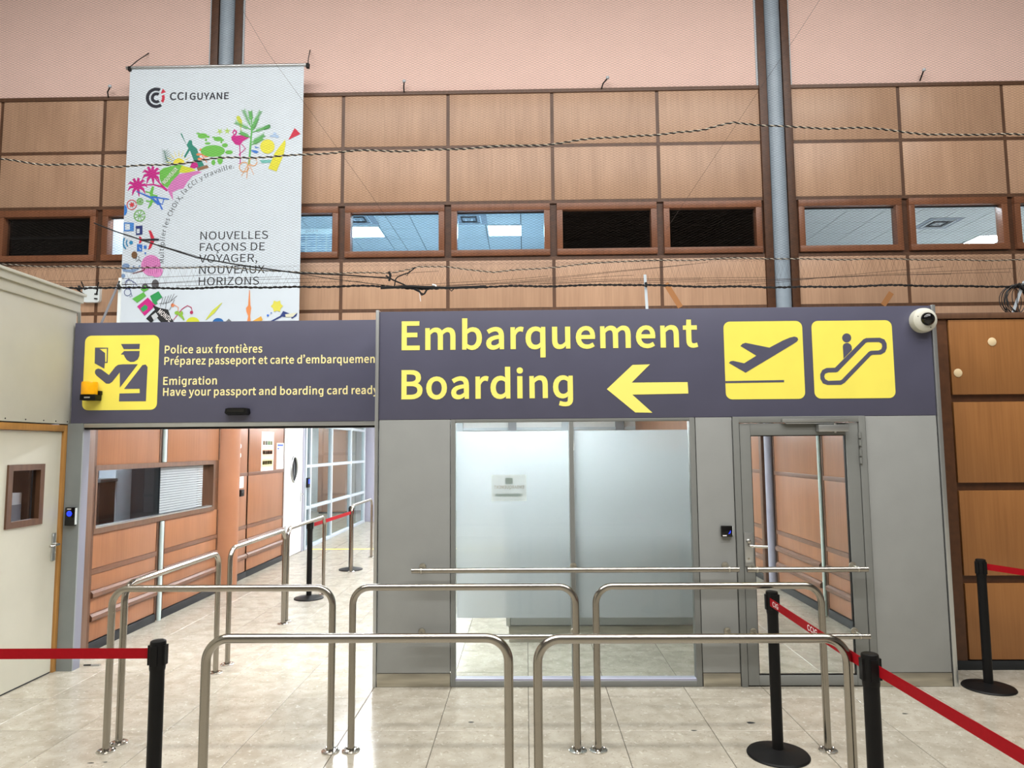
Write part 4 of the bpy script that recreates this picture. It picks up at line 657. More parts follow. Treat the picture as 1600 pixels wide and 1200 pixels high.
# --- glass door
d2 = thing('door_2', 'grey framed glass door with lever handle and overhead closer', 'door', (2.17, YF, 0), kind='structure')
for n, a in (('door_frame_post', (1.647, 1.696, 0, 2.083)), ('door_frame_post', (2.640, 2.693, 0, 2.083)), ('door_frame_head', (1.694, 2.642, 2.034, 2.083))):
    bx(n, 'frame_grey', d2, a[0], a[1], YF-.012, YF+.06, a[2], a[3], bevel=.004)
bx('door_gap', 'black', d2, 1.694, 2.642, YF+.03, YF+.05, .002, .008)
for n, a in (('door_stile', (1.700, 1.785, .01, 2.030)), ('door_stile', (2.535, 2.636, .01, 2.030)), ('door_rail', (1.785, 2.535, .01, .085)), ('door_rail', (1.785, 2.535, 1.933, 2.030))):
    bx(n, 'frame_grey', d2, a[0], a[1], YF-.006, YF+.045, a[2], a[3], bevel=.004)
bm = bmesh.new()
for a in ((1.785, 2.535, .085, .091), (1.785, 2.535, 1.927, 1.933), (1.785, 1.791, .091, 1.927), (2.529, 2.535, .091, 1.927)): box(bm, a[0], a[1], YF+.004, YF+.03, a[2], a[3])
finish('gasket', bm, 'black', d2)
bx('pane', 'glass_clear', d2, 1.791, 2.529, YF+.015, YF+.021, .091, 1.927)
lp = bx('lock_plate', 'alu', d2, 1.705, 1.772, YF-.014, YF-.006, .915, 1.175, bevel=.003)
bm = bmesh.new(); tube(bm, arc_path([(1.735, YF-.01, 1.075), (1.735, YF-.06, 1.075), (1.868, YF-.06, 1.068)], .018, 5), .011, 10); finish('lever', bm, 'chrome', d2, smooth=True)
bm = bmesh.new(); lathe(bm, [(0, 0), (.019, 0), (.019, .01), (.012, .022), (0, .024)], (1.735, YF-.014, 1.105), '-y', 18); finish('knob', bm, 'chrome', d2, smooth=True)
bm = bmesh.new(); lathe(bm, [(0, 0), (.009, 0), (.008, .006), (0, .007)], (1.735, YF-.014, .97), '-y', 14); finish('key_cylinder', bm, 'brushed', d2, smooth=True)
bx('closer_rail', 'alu', d2, 2.03, 2.548, YF-.04, YF-.013, 2.036, 2.062, bevel=.003); bx('closer_arm', 'alu', d2, 2.06, 2.44, YF-.036, YF-.02, 2.022, 2.032, bevel=.002)
bx('closer_body', 'alu', d2, 2.30, 2.535, YF-.07, YF-.007, 1.958, 2.014, bevel=.005)
bm = bmesh.new(); lathe(bm, [(0, 1.948), (.012, 1.948), (.012, 2.024), (0, 2.024)], (2.445, YF-.035, 0), 'z', 14); finish('closer_spindle', bm, 'chrome', d2, smooth=True)
for z in (1.90, 1.76):
    for zz in (z-.055, z+.005):
        bm = bmesh.new(); lathe(bm, [(0, zz), (.011, zz), (.011, zz+.05), (0, zz+.05)], (2.643, YF-.014, 0), 'z', 12); finish('hinge', bm, 'frame_grey', d2, smooth=True)
reader('card_reader', 1.524, 1.612, YF, 1.142, 1.228, 'small square black card reader on the grey panel beside the glass door', 'arc')
# --- wall handrails on the partition
def hand_rail(x0, x1, z, brs, label, group):
    t = thing('hand_rail', label, 'handrail', ((x0+x1)/2, YF, z), group)
    bm = bmesh.new(); tube(bm, [(x0, YF-.11, z), (x0+.001, YF-.11, z), (x1-.001, YF-.11, z), (x1, YF-.11, z)], .0205, 20); finish('rail_tube', bm, 'steel', t, smooth=True)
    for x in brs:
        bm = bmesh.new(); tube(bm, arc_path([(x, YF, z+.012), (x, YF-.08, z+.012), (x, YF-.105, z+.002)], .02, 3), .008, 8); finish('bracket_arm', bm, 'brushed', t, smooth=True)
        bm = bmesh.new(); lathe(bm, [(0, 0), (.028, 0), (.026, .008), (0, .01)], (x, YF, z+.012), '-y', 18); finish('bracket_plate', bm, 'brushed', t, smooth=True)
    for x in (x0+.075, x1-.075):
        bm = bmesh.new(); tube(bm, [(x-.006, YF-.11, z), (x+.006, YF-.11, z)], .0225, 20); finish('end_collar', bm, 'brushed', t, smooth=True)
    return t
hand_rail(-.895, 1.625, .907, (-.825, .363, 1.55), 'upper long stainless handrail across the frosted window', 'partition handrails')
hand_rail(1.688, 2.606, .904, (1.755, 2.54), 'upper short stainless handrail across the glass door', 'partition handrails')
hand_rail(-.902, 1.631, .408, (-.83, .363, 1.55), 'lower long stainless handrail across the partition window', 'partition handrails')
hand_rail(1.679, 2.594, .405, (1.75, 2.53), 'lower short stainless handrail across the glass door', 'partition handrails')

# ================================================================== RIGHT HALL WOOD WALL
YR = .65
wr = thing('wall_right', 'dark wood panelled wall at the right with a black skirting', 'wall', (5, YR, 0), kind='structure')
bx('backing_board', 'batten_dark', wr, 3.31, 8, YR+.01, YR+.14, 0, 2.93); bx('top_rail', 'batten', wr, 3.31, 8, YR-.03, YR+.16, 2.925, 2.975, bevel=.004)
bx('corner_post', 'batten_dark', wr, 3.31, 3.625, YR-.012, YR+.012, .075, 2.925, bevel=.003)
for x0, x1 in ((3.635, 5.05), (5.11, 6.5), (6.56, 7.95)):
    for z0, z1 in ((.085, .697), (.762, 1.462), (1.528, 2.208), (2.272, 2.915)):
        bx('panel', 'wood_low', wr, x0, x1, YR-.02, YR+.01, z0, z1, bevel=.003, center=True)
bx('baseboard', 'rubber', wr, 3.31, 8, YR-.015, YR+.01, 0, .075, bevel=.002)
for x, z, l in ((3.995, 2.722, 'upper round beige disc sticker on the dark wood panel'), (3.69, 2.457, 'lower round beige disc sticker near the sign edge')):
    t = thing('round_sticker', l, 'sticker', (x, YR-.02, z), 'round discs on the wood wall'); bm = bmesh.new(); lathe(bm, [(0, 0), (.036, 0), (.036, .003), (.032, .005), (0, .005)], (x, YR-.02, z), '-y', 24); finish('disc', bm, 'beige', t, smooth=True)

# ================================================================== PASSAGE: roof, walls
rf = thing('ceiling', 'white ceiling of the passage behind the partition', 'ceiling', (0, 4, 2.9), kind='structure')
bx('ceiling_board', 'ceiling_white', rf, -1.18, 3.30, .34, .80, 2.88, 2.94); bx('ceiling_board', 'ceiling_white', rf, -6.9, 3.39, .80, 3.45, 2.88, 2.94); bx('ceiling_board', 'ceiling_white', rf, -9.2, 3.39, 3.45, 16.2, 2.88, 2.94)
def pass_lamp(x, y, label, sx=.6, sy2=.15):
    l = thing('tube_light', label, 'light', (x, y, 2.88), 'passage ceiling lights'); bx('diffuser', 'lamp', l, x-sx, x+sx, y-sy2, y+sy2, 2.832, 2.857, bevel=.004)
    bx('housing', 'white_paint', l, x-sx-.02, x+sx+.02, y-sy2-.02, y+sy2+.02, 2.857, 2.878)
nm = ['nearest', 'second', 'third', 'fourth', 'fifth', 'sixth']
for k, y in enumerate((.86, 3.2, 5.6, 8.0, 10.6, 13.4)):
    for x, s in ((-2.3, 'left'), (.5 if k else -.1, 'right')): pass_lamp(x, y, 'ceiling light of the passage, %s of the %s hand row' % (nm[k], s))
ZR = [(.095, .275), (.345, .485), (.555, .70), (.755, 1.47), (1.512, 2.22), (2.265, 2.87)]
def wood_wall(t, X, sgn, bays, rows_skip=(), wname='wood_cor'):
    """panelled wall at plane X, facing sgn (+1 faces +X)"""
    for y0, y1 in bays:
        for k, (z0, z1) in enumerate(ZR):
            if (y0, k) in rows_skip: continue
            bx('panel', wname, t, X, X-.02*sgn, y0+.018, y1-.018, z0, z1, bevel=.003, center=True)
        for z in (.7275, 1.491, 2.2425):
            if (y0, 'b%.1f' % z) in rows_skip: continue
            bx('batten', 'bumper', t, X+.008*sgn, X-.02*sgn, y0+.01, y1-.01, z-.025, z+.025, bevel=.004, center=True)
        for z in (.31, .52):
            bm = bmesh.new(); prism(bm, [(-.02, -.035), (.028, -.03), (.034, -.02), (.034, .012), (.012, .034), (-.02, .034)], y0+.012, y1-.012, lambda u, v, a: (X+u*sgn, a, z+v))
            finish('bumper_rail', bm, 'bumper', t)
        for y in (y0, y1):
            for za, zb in (((.08, 1.07), (1.72, 2.87)) if rows_skip else ((.08, 2.87),)): bx('batten', 'batten_dark', t, X+.004*sgn, X-.02*sgn, y-.016, y+.016, za, zb, center=True)
        bx('skirting', 'rubber', t, X+.012*sgn, X-.02*sgn, y0, y1, 0, .085, bevel=.003, center=True)
# left passage wall
XC = -4.05
wp = thing('wall_passage_left', 'wood panelled left wall of the passage with a glazed service window', 'wall', (XC, 2.4, 0), kind='structure')
B1, B2 = (1.15, 2.33), (2.47, 3.83)
wood_wall(wp, XC, 1, (B1, B2), rows_skip=((1.15, 3), (2.47, 3), (1.15, 4), (2.47, 4), (1.15, 'b1.5'), (2.47, 'b1.5'), (1.15, 'b2.2'), (2.47, 'b2.2'), (1.15, 5), (2.47, 5)))
for y0, y1 in (B1, B2):
    bx('panel', 'wood_cor', wp, XC, XC-.02, y0+.018, y1-.018, .755, 1.075, bevel=.003, center=True); bx('panel', 'wood_cor', wp, XC, XC-.02, y0+.018, y1-.018, 1.715, 2.87, bevel=.003, center=True)
bm = bmesh.new(); box(bm, XC-.12, XC-.02, .80, 4.0, 0, 1.09); box(bm, XC-.12, XC-.02, .80, 4.0, 1.70, 2.88); box(bm, XC-.12, XC-.02, .80, 1.17, 1.09, 1.70); box(bm, XC-.12, XC-.02, 3.66, 4.0, 1.09, 1.70)
finish('backing_board', bm, 'batten_dark', wp)
bx('corner_post', 'batten', wp, XC-.02, XC+.035, .80, 1.09, 0, 2.88, bevel=.003); bx('corner_post', 'batten_dark', wp, XC-.02, XC+.02, 1.09, 1.15, 0, 2.88)
bm = bmesh.new(); tube(bm, [(XC+.012, 2.40, 0), (XC+.012, 2.40, 1.07)], .024, 14); tube(bm, [(XC+.012, 2.40, 1.72), (XC+.012, 2.40, 2.88)], .024, 14); finish('light_strip', bm, 'mint', wp, smooth=True)
w21 = thing('window_21', 'wood framed service window in the left passage wall', 'window', (XC, 2.4, 1.09), kind='structure')
bm = bmesh.new()
for a in ((1.14, 3.69, 1.075, 1.125), (1.14, 3.69, 1.665, 1.715), (1.14, 1.18, 1.125, 1.665), (3.64, 3.69, 1.125, 1.665)): box(bm, XC-.12, XC+.02, a[0], a[1], a[2], a[3])
finish('window_frame', bm, 'batten', w21); bx('sill', 'alu', w21, XC-.06, XC+.012, 1.18, 3.64, 1.126, 1.142)
bx('pane', 'glass_dark', w21, XC-.062, XC-.056, 1.18, 2.45, 1.125, 1.665); pn = bx('pane', 'glass_cor', w21, XC-.042, XC-.036, 2.40, 3.46, 1.142, 1.665)
for k in range(18): bx('blind_slat', 'blind_film', pn, XC-.034, XC-.033, 2.42, 3.45, 1.150+k*.0285, 1.150+k*.0285+.024)
of = thing('service_office', 'dim office behind the service window', 'room', (XC-.8, 2.4, 0), kind='structure')
for n, a in (('back_panel', (XC-1.5, XC-1.45, .85, 6.4)), ('side_panel', (XC-1.5, XC-.13, 6.3, 6.35))): bx(n, 'grey_in', of, a[0], a[1], a[2], a[3], 0, 2.88)
ca = thing('brown_cupboard', 'tall brown cupboard inside the service window office', 'cupboard', (XC-1.3, 3.4, 0)); bx('body', 'cupboard', ca, XC-1.44, XC-1.2, 3.22, 3.55, 0, 1.46, bevel=.01); bx('top_shelf', 'alu', ca, XC-1.44, XC-1.18, 3.2, 3.57, 1.46, 1.50, bevel=.004)
cd = thing('pale_locker', 'pale grey locker beside the brown cupboard in the service office', 'locker', (XC-1.35, 3.8, 0)); bx('body', 'room_wall', cd, XC-1.44, XC-1.22, 3.58, 3.95, 0, 1.60, bevel=.008); bx('door_panel', 'room_wall', cd, XC-1.219, XC-1.212, 3.60, 3.93, .1, 1.56, bevel=.004)
pass_lamp(XC-.9, 2.6, 'added unseen fill light brightening the service window office', .5, .12)  # added lamp, out of view, to brighten the grey office interior
# orange column
co = thing('round_column', 'round orange painted column standing at the passage wall', 'column', (-4.17, 4.15, 0), kind='structure'); bm = bmesh.new(); tube(bm, [(-4.165, 4.12, 0), (-4.165, 4.12, 2.88)], .26, 40); finish('shaft', bm, 'column_orange', co, smooth=True)
# second panelled section with notices
X2 = -4.1
wq = thing('wall_passage_inner', 'wood panelled passage wall with notices beyond the orange column', 'wall', (X2, 5.4, 0), kind='structure')
wood_wall(wq, X2, 1, ((4.30, 4.93), (4.93, 6.46))); bx('backing_board', 'batten_dark', wq, X2-.1, X2-.02, 4.0, 6.52, 0, 2.88)
def notice(name, y0, y1, z0, z1, label, blocks, X=X2):
    t = thing(name, label, 'notice', (X, (y0+y1)/2, z0)); bx('sheet', 'paper', t, X+.001, X+.003, y0, y1, z0, z1)
    for (a, b, c, d, col) in blocks:
        bx('print_block', ink(col), t, X+.003, X+.0036, y0+(y1-y0)*a, y0+(y1-y0)*b, z0+(z1-z0)*c, z0+(z1-z0)*d)
pics = []
for z, c in ((.66, (120, 140, 70)), (.42, (170, 90, 60)), (.16, (190, 150, 60))):
    for k in range(4): pics.append((.10+.2*k, .28+.2*k, z, z+.10, tuple(int(v*(.55+.5*random.random())) for v in c)))
notice('tall_poster', 5.44, 5.97, 1.515, 2.13, 'tall illustrated poster on the passage wall', [(.05, .95, .60, .63, (230, 190, 160)), (.05, .95, .36, .55, (236, 190, 160)), (.05, .95, .10, .31, (236, 214, 150))]+pics+[(.1, .9, .9, .91, (150, 150, 150)), (.2, .8, .86, .87, (150, 150, 150))])
notice('blue_notice', 6.11, 6.45, 1.525, 1.955, 'white notice with blue marks beside the white porthole door', [(.1, .9, .88, .95, (60, 90, 190)), (.12, .3, .75, .82, (50, 80, 200))]+[(.12, .85, .1+.075*k, .115+.075*k, (120, 150, 170)) for k in range(8)])
notice('small_notice', 4.57, 4.78, 1.30, 1.48, 'small white printed notice next to the orange column', [(.12, .88, .15+.12*k, .18+.12*k, (150, 150, 160)) for k in range(6)])
t = thing('wall_terminal', 'small black wall terminal below the white notice', 'terminal', (X2, 4.67, 1.18)); bx('terminal_body', 'black', t, X2+.001, X2+.04, 4.61, 4.73, 1.185, 1.28, bevel=.006); bx('terminal_screen', 'black_gloss', t, X2+.04, X2+.042, 4.63, 4.71, 1.23, 1.265)
for z, l in ((1.90, 'upper'), (1.77, 'lower')):
    t = thing('wall_switch', l+' round white switch on the wood panel by the orange column', 'switch', (X2, 4.61, z)); bm = bmesh.new(); lathe(bm, [(0, .001), (.035, .001), (.033, .014), (.015, .018), (0, .018)], (X2, 4.61, z), 'x', 20); finish('switch_plate', bm, 'white_paint', t, smooth=True)
# white door with oval porthole
d3 = thing('door_3', 'white passage door with an oval porthole', 'door', (X2, 7.0, 0), kind='structure')
hole = circle(7.0, 1.50, .15, 28, .205); bm = bmesh.new()
for X, n in ((X2-.0, 1), (X2-.045, -1)):
    add_loops(bm, [[(6.56, .01), (7.47, .01), (7.47, 2.5), (6.56, 2.5)], hole], lambda u, v: (X, u, v))
bmesh.ops.recalc_face_normals(bm, faces=bm.faces[:]); face_to(bm, (1, 0, 0)); finish('door_leaf', bm, 'white_paint', d3)
bm = bmesh.new(); pts = [(X2+.004, 7.0+.165*math.cos(a), 1.5+.22*math.sin(a)) for a in [2*math.pi*k/32 for k in range(33)]]; tube(bm, pts, .02, 8, caps=False); finish('porthole_ring', bm, 'alu', d3, smooth=True)
bm = bmesh.new(); add_loops(bm, [circle(7.0, 1.5, .15, 28, .205)], lambda u, v: (X2-.02, u, v)); face_to(bm, (1, 0, 0)); finish('pane', bm, 'glass_dark', d3)
bx('door_frame_post', 'white_paint', d3, X2-.1, X2+.012, 6.50, 6.555, 0, 2.88, bevel=.004); bx('door_frame_post', 'lilac', d3, X2-.1, X2+.012, 7.475, 7.56, 0, 2.88, bevel=.004); bx('door_frame_head', 'white_paint', d3, X2-.1, X2+.01, 6.555, 7.475, 2.505, 2.88)
bx('handle_plate', 'alu', d3, X2, X2+.008, 7.385, 7.425, .90, 1.12, bevel=.003); bm = bmesh.new(); tube(bm, arc_path([(X2, 7.405, 1.04), (X2+.05, 7.405, 1.04), (X2+.05, 7.29, 1.035)], .016, 4), .01, 8); finish('lever', bm, 'chrome', d3, smooth=True)
for z in (1.98, .5): bx('hinge', 'alu', d3, X2, X2+.02, 6.548, 6.578, z-.05, z+.06, bevel=.003)
bx('porthole_backdrop', 'cupboard', d3, X2-.6, X2-.55, 6.4, 8.4, .6, 2.4)
# glazed grid partition
gp = thing('glazed_partition', 'white framed glazed partition of square panes at the end of the passage', 'partition', (X2, 10.0, 0), kind='structure')
for y in (7.62, 7.90, 9.36, 10.98, 12.36): bx('mullion', 'pale_trim', gp, X2-.05, X2+.03, y-.04, y+.04, 0, 2.88, bevel=.004)
for z in (.03, .76, 1.53, 2.30): bx('transom', 'pale_trim', gp, X2-.045, X2+.025, 7.6, 12.4, z-.03, z+.03, bevel=.004)
for y0, y1 in ((7.66, 7.86), (7.94, 9.32), (9.40, 10.94), (11.02, 12.32)):
    for z0, z1 in ((.06, .73), (.79, 1.50), (1.56, 2.27), (2.33, 2.87)): bx('pane', 'glass_cor', gp, X2-.012, X2-.006, y0, y1, z0, z1, center=True)
t = thing('entry_reader', 'small dark reader with blue light on the glazed partition frame', 'card reader', (X2, 7.72, 1.16)); bx('reader_body', 'black', t, X2+.031, X2+.07, 7.60, 7.72, 1.14, 1.32, bevel=.01); bx('screen', 'blue_dim', t, X2+.07, X2+.072, 7.62, 7.70, 1.21, 1.29)
t = thing('glass_notice', 'white paper notice hanging inside the glazed partition', 'notice', (-4.4, 9.0, 1.7)); bx('sheet', 'paper', t, -4.40, -4.395, 8.35, 8.62, 1.72, 2.02); bx('print_block', ink((120, 120, 130)), t, -4.395, -4.394, 8.45, 8.52, 1.76, 1.94)
# space behind the glazing
sr = thing('side_hall', 'bright side hall behind the glazed partition', 'room', (-7, 10.5, 0), kind='structure')
bx('back_panel', 'white_paint', sr, -9.0, -8.9, 7.4, 16, 0, 2.88); bx('side_panel', 'grey_in', sr, -8.9, -4.2, 7.45, 7.52, 0, 2.88); bx('side_panel', 'white_paint', sr, -8.9, -4.1, 15.9, 16.0, 0, 2.88)
for k, (x, y, h, m) in enumerate(((-6.4, 12.5, 1.15, 'grey_in'), (-6.9, 14.0, 2.1, 'cupboard'), (-5.6, 15.2, 2.6, 'wood_cor'))):
    c = thing(('low_desk', 'dark_cabinet', 'wood_screen')[k], ('low grey desk behind the glazed partition', 'dark cabinet behind the glazed partition', 'wood screen at the back of the glazed side hall')[k], ('desk', 'cabinet', 'screen')[k], (x, y, 0))
    bx('body', m, c, x-.4, x+.4, y-.35, y+.35, .05, h, bevel=.01); bx('plinth', 'rubber', c, x-.37, x+.37, y-.32, y+.32, 0, .05)
pass_lamp(-6.5, 10, 'ceiling light of the side hall behind the glazing, nearer one'); pass_lamp(-6.5, 13.5, 'ceiling light of the side hall behind the glazing, farther one')
# end columns and end wall
for k, (x, y) in enumerate(((-4.0, 12.75),)):
    c = thing('pale_column', 'pale lilac round column at the end of the glazed partition', 'column', (x, y, 0), kind='structure'); bm = bmesh.new(); tube(bm, [(x, y, 0), (x, y, 2.88)], .17, 28); finish('shaft', bm, 'lilac', c, smooth=True)
    bx('dark_edge', 'rubber', c, -3.84, -3.81, 12.70, 12.78, 0, 2.88)
we = thing('wall_end', 'bright far end wall of the passage with glazed bays', 'wall', (0, 15.6, 0), kind='structure')
bx('wall_panel', 'white_paint', we, -4.1, 5.4, 15.7, 15.8, 0, 2.88)
for k, x in enumerate((-3.6, -2.0, -.4, 1.2, 2.8, 4.4)): bx('mullion', ('grey_in', 'pale_trim')[k % 2], we, x-.12, x+.12, 15.55, 15.7, 0, 2.88)
for z in (.5, 1.7, 2.4): bx('transom', 'pale_trim', we, -4.1, 5.4, 15.6, 15.7, z-.04, z+.04)
# right passage wall
XR = 3.27
wx = thing('wall_passage_right', 'wood panelled right wall of the passage seen through the glass door', 'wall', (XR, 4, 0), kind='structure')
wood_wall(wx, XR, -1, ((.98, 2.46), (2.58, 3.98), (4.32, 5.75), (5.87, 7.3)))
bx('backing_board', 'batten_dark', wx, XR+.02, XR+.12, .40, 16, 0, 2.88)
bx('end_panel', 'wood_cor', wx, XR, XR+.02, 7.4, 15.6, .1, 2.88)
for y in (2.52, 5.81):
    bm = bmesh.new(); tube(bm, [(XR-.012, y, 0), (XR-.012, y, 2.88)], .02, 14); finish('light_strip', bm, 'mint', wx, smooth=True)
c = thing('passage_post', 'grey round post against the right passage wall', 'column', (3.25, 4.13, 0), kind='structure'); bm = bmesh.new(); tube(bm, [(3.25, 4.12, 0), (3.25, 4.12, 2.88)], .055, 20); finish('shaft', bm, 'lilac', c, smooth=True); bx('wood_fin', 'batten_dark', c, 3.18, 3.27, 4.20, 4.30, 0, 2.88, bevel=.004)
# inner partition seen under the frosted film
ip = thing('inner_partition', 'low grey inner partition with steel skirting behind the frosted window', 'partition', (.8, 1.5, 0), kind='structure')
bx('wall_panel', 'booth_grey', ip, -.165, 1.72, 1.5, 1.56, .155, 1.82, bevel=.003); bx('skirting', 'brushed', ip, -.18, 1.72, 1.49, 1.56, .0, .15, bevel=.002); bx('edge_trim', 'alu', ip, -.205, -.166, 1.49, 1.57, .151, 1.82, bevel=.003)

# ================================================================== STAINLESS HOOP BARRIERS
def make_hoop(group):
    t = thing('hoop_barrier', 'x', 'barrier', (0, 0, 0), group)
    L = 1.395; h = .985
    bm = bmesh.new(); tube(bm, arc_path([(-L/2, 0, .008), (-L/2, 0, h), (L/2, 0, h), (L/2, 0, .008)], .105, 10), .0212, 20); finish('hoop_tube', bm, 'steel', t, smooth=True)
    for s in (-1, 1):
        bm = bmesh.new(); lathe(bm, [(0, 0), (.055, 0), (.055, .006), (.05, .009), (0, .009)], (s*L/2, 0, .0), 'z', 28); f = finish('floor_flange', bm, 'chrome', t, smooth=True)
        for a in (20, 140, 260):
            bm = bmesh.new(); lathe(bm, [(0, .009), (.008, .009), (.008, .016), (.004, .02), (0, .02)], (s*L/2+.039*math.cos(math.radians(a)), .039*math.sin(math.radians(a)), 0), 'z', 8); finish('bolt', bm, 'chrome', f, smooth=True)
    return t
HG = 'stainless steel queue hoops'
proto = make_hoop(HG)
HOOPS = [(-1.918, -.922, 0, 'stainless hoop barrier at the left of the middle row, beside the black belt post'), (-.398, -.912, 0, 'stainless hoop barrier in the centre of the middle row, before the partition edge'), (1.123, -.907, 0, 'stainless hoop barrier at the right of the middle row, before the glass door'),
         (-.787, -2.09, 0, 'nearest stainless hoop barrier on the left, cut by the bottom edge'), (.74, -2.11, 0, 'nearest stainless hoop barrier on the right, cut by the bottom edge'),
         (-2.605, -.105, 90, 'stainless hoop barrier running into the passage, nearest of its line'), (-2.605, 1.523, 90, 'stainless hoop barrier running into the passage, second of its line, beside the orange column'),
         (-2.61, 3.032, 90, 'stainless hoop barrier running into the passage, third of its line, before the white door'), (-2.66, 6.06, 90, 'farthest stainless hoop barrier in the passage, beside the lilac column')]
for k, (x, y, r, l) in enumerate(HOOPS):
    o = proto if k == 0 else copy_tree(proto)
    o.location = (x, y, 0); o.rotation_euler = (0, 0, math.radians(r)); o['label'] = l

# ================================================================== BELT POSTS
def make_post():
    t = thing('belt_post', 'x', 'barrier post', (0, 0, 0), 'black belt posts')
    bm = bmesh.new(); lathe(bm, [(0, 0), (.18, 0), (.182, .006), (.176, .014), (.12, .026), (.05, .036), (.036, .040), (0, .042)], (0, 0, 0), 'z', 40); finish('base', bm, 'black', t, smooth=True)
    bm = bmesh.new(); tube(bm, [(0, 0, .03), (0, 0, .86)], .0325, 24); finish('pole', bm, 'black', t, smooth=True)
    bm = bmesh.new(); lathe(bm, [(0, .83), (.034, .83), (.0355, .84), (.0355, .955), (.034, .962), (.026, .966), (0, .966)], (0, 0, 0), 'z', 28); hd_ = finish('head', bm, 'black', t, smooth=True)
    for a in (0, 90, 180, 270):
        bm = bmesh.new(); box(bm, .030, .041, -.016, .016, .855, .945); bmesh.ops.rotate(bm, verts=bm.verts, matrix=Matrix.Rotation(math.radians(a), 3, 'Z'), cent=(0, 0, 0)); finish('belt_slot', bm, 'black', hd_)
    return t
pp = make_post()
POSTS = [(-1.735, -2.04, 'near black belt post at the left, red belt running out of the picture'), (1.497, -.968, 'black belt post standing behind the right middle hoop, red belt towards the viewer'), (1.462, -2.27, 'nearest black belt post at the right, red belts on both sides'),
         (3.508, .205, 'black belt post in front of the dark wood wall'), (-2.72, 3.489, 'black belt post in the passage, the nearer one'), (-2.711, 5.552, 'black belt post in the passage, the farther one')]
PO = []
for k, (x, y, l) in enumerate(POSTS):
    o = pp if k == 0 else copy_tree(pp)
    o.location = (x, y, 0); o['label'] = l; PO.append(o)
PO[3].rotation_euler = (0, 0, math.radians(15))
def belt(post, a, b, width=.048, sag=0, texts=(), flip=1):
    a = Vector(a); b = Vector(b); d = (b-a); L = d.length; d.normalize(); up = Vector((0, 0, 1)); n = d.cross(up).normalized()*flip
    wup = n.cross(d).normalized(); wup = wup if wup.z > 0 else -wup
    bm = bmesh.new(); N = 10; rows = []
    for k in range(N+1):
        f = k/N; p = a.lerp(b, f) - up*sag*4*f*(1-f)
        rows.append([bm.verts.new(p+wup*s*width/2+n*t) for s, t in ((-1, -.0006), (1, -.0006), (1, .0006), (-1, .0006))])
    for r0, r1 in zip(rows, rows[1:]):
        for q_ in range(4): bm.faces.new((r0[q_], r0[(q_+1) % 4], r1[(q_+1) % 4], r1[q_]))
    bm.faces.new(rows[0]); bm.faces.new(rows[-1]); bmesh.ops.recalc_face_normals(bm, faces=bm.faces[:])
    # keep the belt in the post's frame
    bmesh.ops.transform(bm, matrix=(Matrix.Translation(post.location) @ post.rotation_euler.to_matrix().to_4x4()).inverted(), verts=bm.verts)
    me = bpy.data.meshes.new('belt'); bm.to_mesh(me); bm.free(); me.materials.append(MATS['red_belt']); o = bpy.data.objects.new('belt', me); COL.objects.link(o); o.parent = post
    if texts:
        bm = bmesh.new()
        for s, pos, w in texts:
            def fn(u, v):
                f = u/L; p = a.lerp(b, f) - up*sag*4*f*(1-f); return p + wup*v + n*.0014
            add_text(bm, s, .02, pos, -.013, w, .027, fn)
        bmesh.ops.transform(bm, matrix=(Matrix.Translation(post.location) @ post.rotation_euler.to_matrix().to_4x4()).inverted(), verts=bm.verts)
        me = bpy.data.meshes.new('lettering'); bm.to_mesh(me); bm.free(); me.materials.append(MATS['white_print']); q_ = bpy.data.objects.new('lettering', me); COL.objects.link(q_); q_.parent = o
    return o
belt(PO[0], (-1.77, -2.04, .905), (-3.6, -2.04, .902))
belt(PO[1], (1.475, -.995, .905), (1.452, -2.235, .908), texts=(('CIG', .05, .10), ('CCIG', .60, .13)))
belt(PO[2], (1.480, -2.31, .900), (1.535, -4.1, .905))
belt(PO[3], (3.543, .2, .908), (5.2, -.02, .66), texts=(('CCIG', .29, .15),))
belt(PO[4], (-2.68, 3.53, .903), (-2.672, 5.515, .880))

# ================================================================== HANGING BANNER
bn = thing('hanging_banner', 'tall white hanging banner with colourful travel drawings and black lettering', 'banner', (-3.975, 3.25, 3.2))
BX0, BX1, BZ0, BZ1, YBN = -5.115, -2.835, 3.455, 6.82, 3.25
bx('fabric', 'banner', bn, BX0, BX1, YBN, YBN+.004, 3.05, BZ1)
bm = bmesh.new(); tube(bm, [(BX0-.05, YBN, BZ1), (BX1+.07, YBN, BZ1)], .022, 14); finish('top_rod', bm, 'alu', bn, smooth=True)
for x, dx in ((BX0, .085), (BX1+.05, -.06)):
    bm = bmesh.new(); tube(bm, [(x, YBN, BZ1+.02), (x+dx*.4, YBN+.1, BZ1+.16), (x+dx, YB+.018, BZ1+.36)], .006, 6); finish('hanging_cord', bm, 'rope', bn, smooth=True)
    bx('end_cap', 'black', bn, x-.02, x+.02, YBN-.024, YBN+.02, BZ1-.045, BZ1+.015, bevel=.004)
bq = quadmap((203, 104), (476, 104), (188, 500), (466, 500), BX0, BX1, BZ0, BZ1)
LAY = [0]
def c2(x, y): return bq(180+.2*x, 90+.2*y)
def c3(x, y): return bq(180+.2*x, 300+.2*y)
def prt(name, rgb, loops_list, tr=None):
    """printed motif, clipped to the visible fabric width"""
    LAY[0] += 1+len(loops_list)//4; Y = YBN-.0008-.00004*LAY[0]; bm = bmesh.new()
    for q_, loops in enumerate(loops_list):
        if loops and isinstance(loops[0], tuple): loops = [loops]
        add_loops(bm, [[(min(max(u, BX0+.004), BX1-.004), v) for u, v in ([tr(*p) for p in l] if tr else l)] for l in loops], onY(Y-.00001*q_))
    face_to(bm, (0, -1, 0)); return finish(name, bm, ink(rgb), bn)
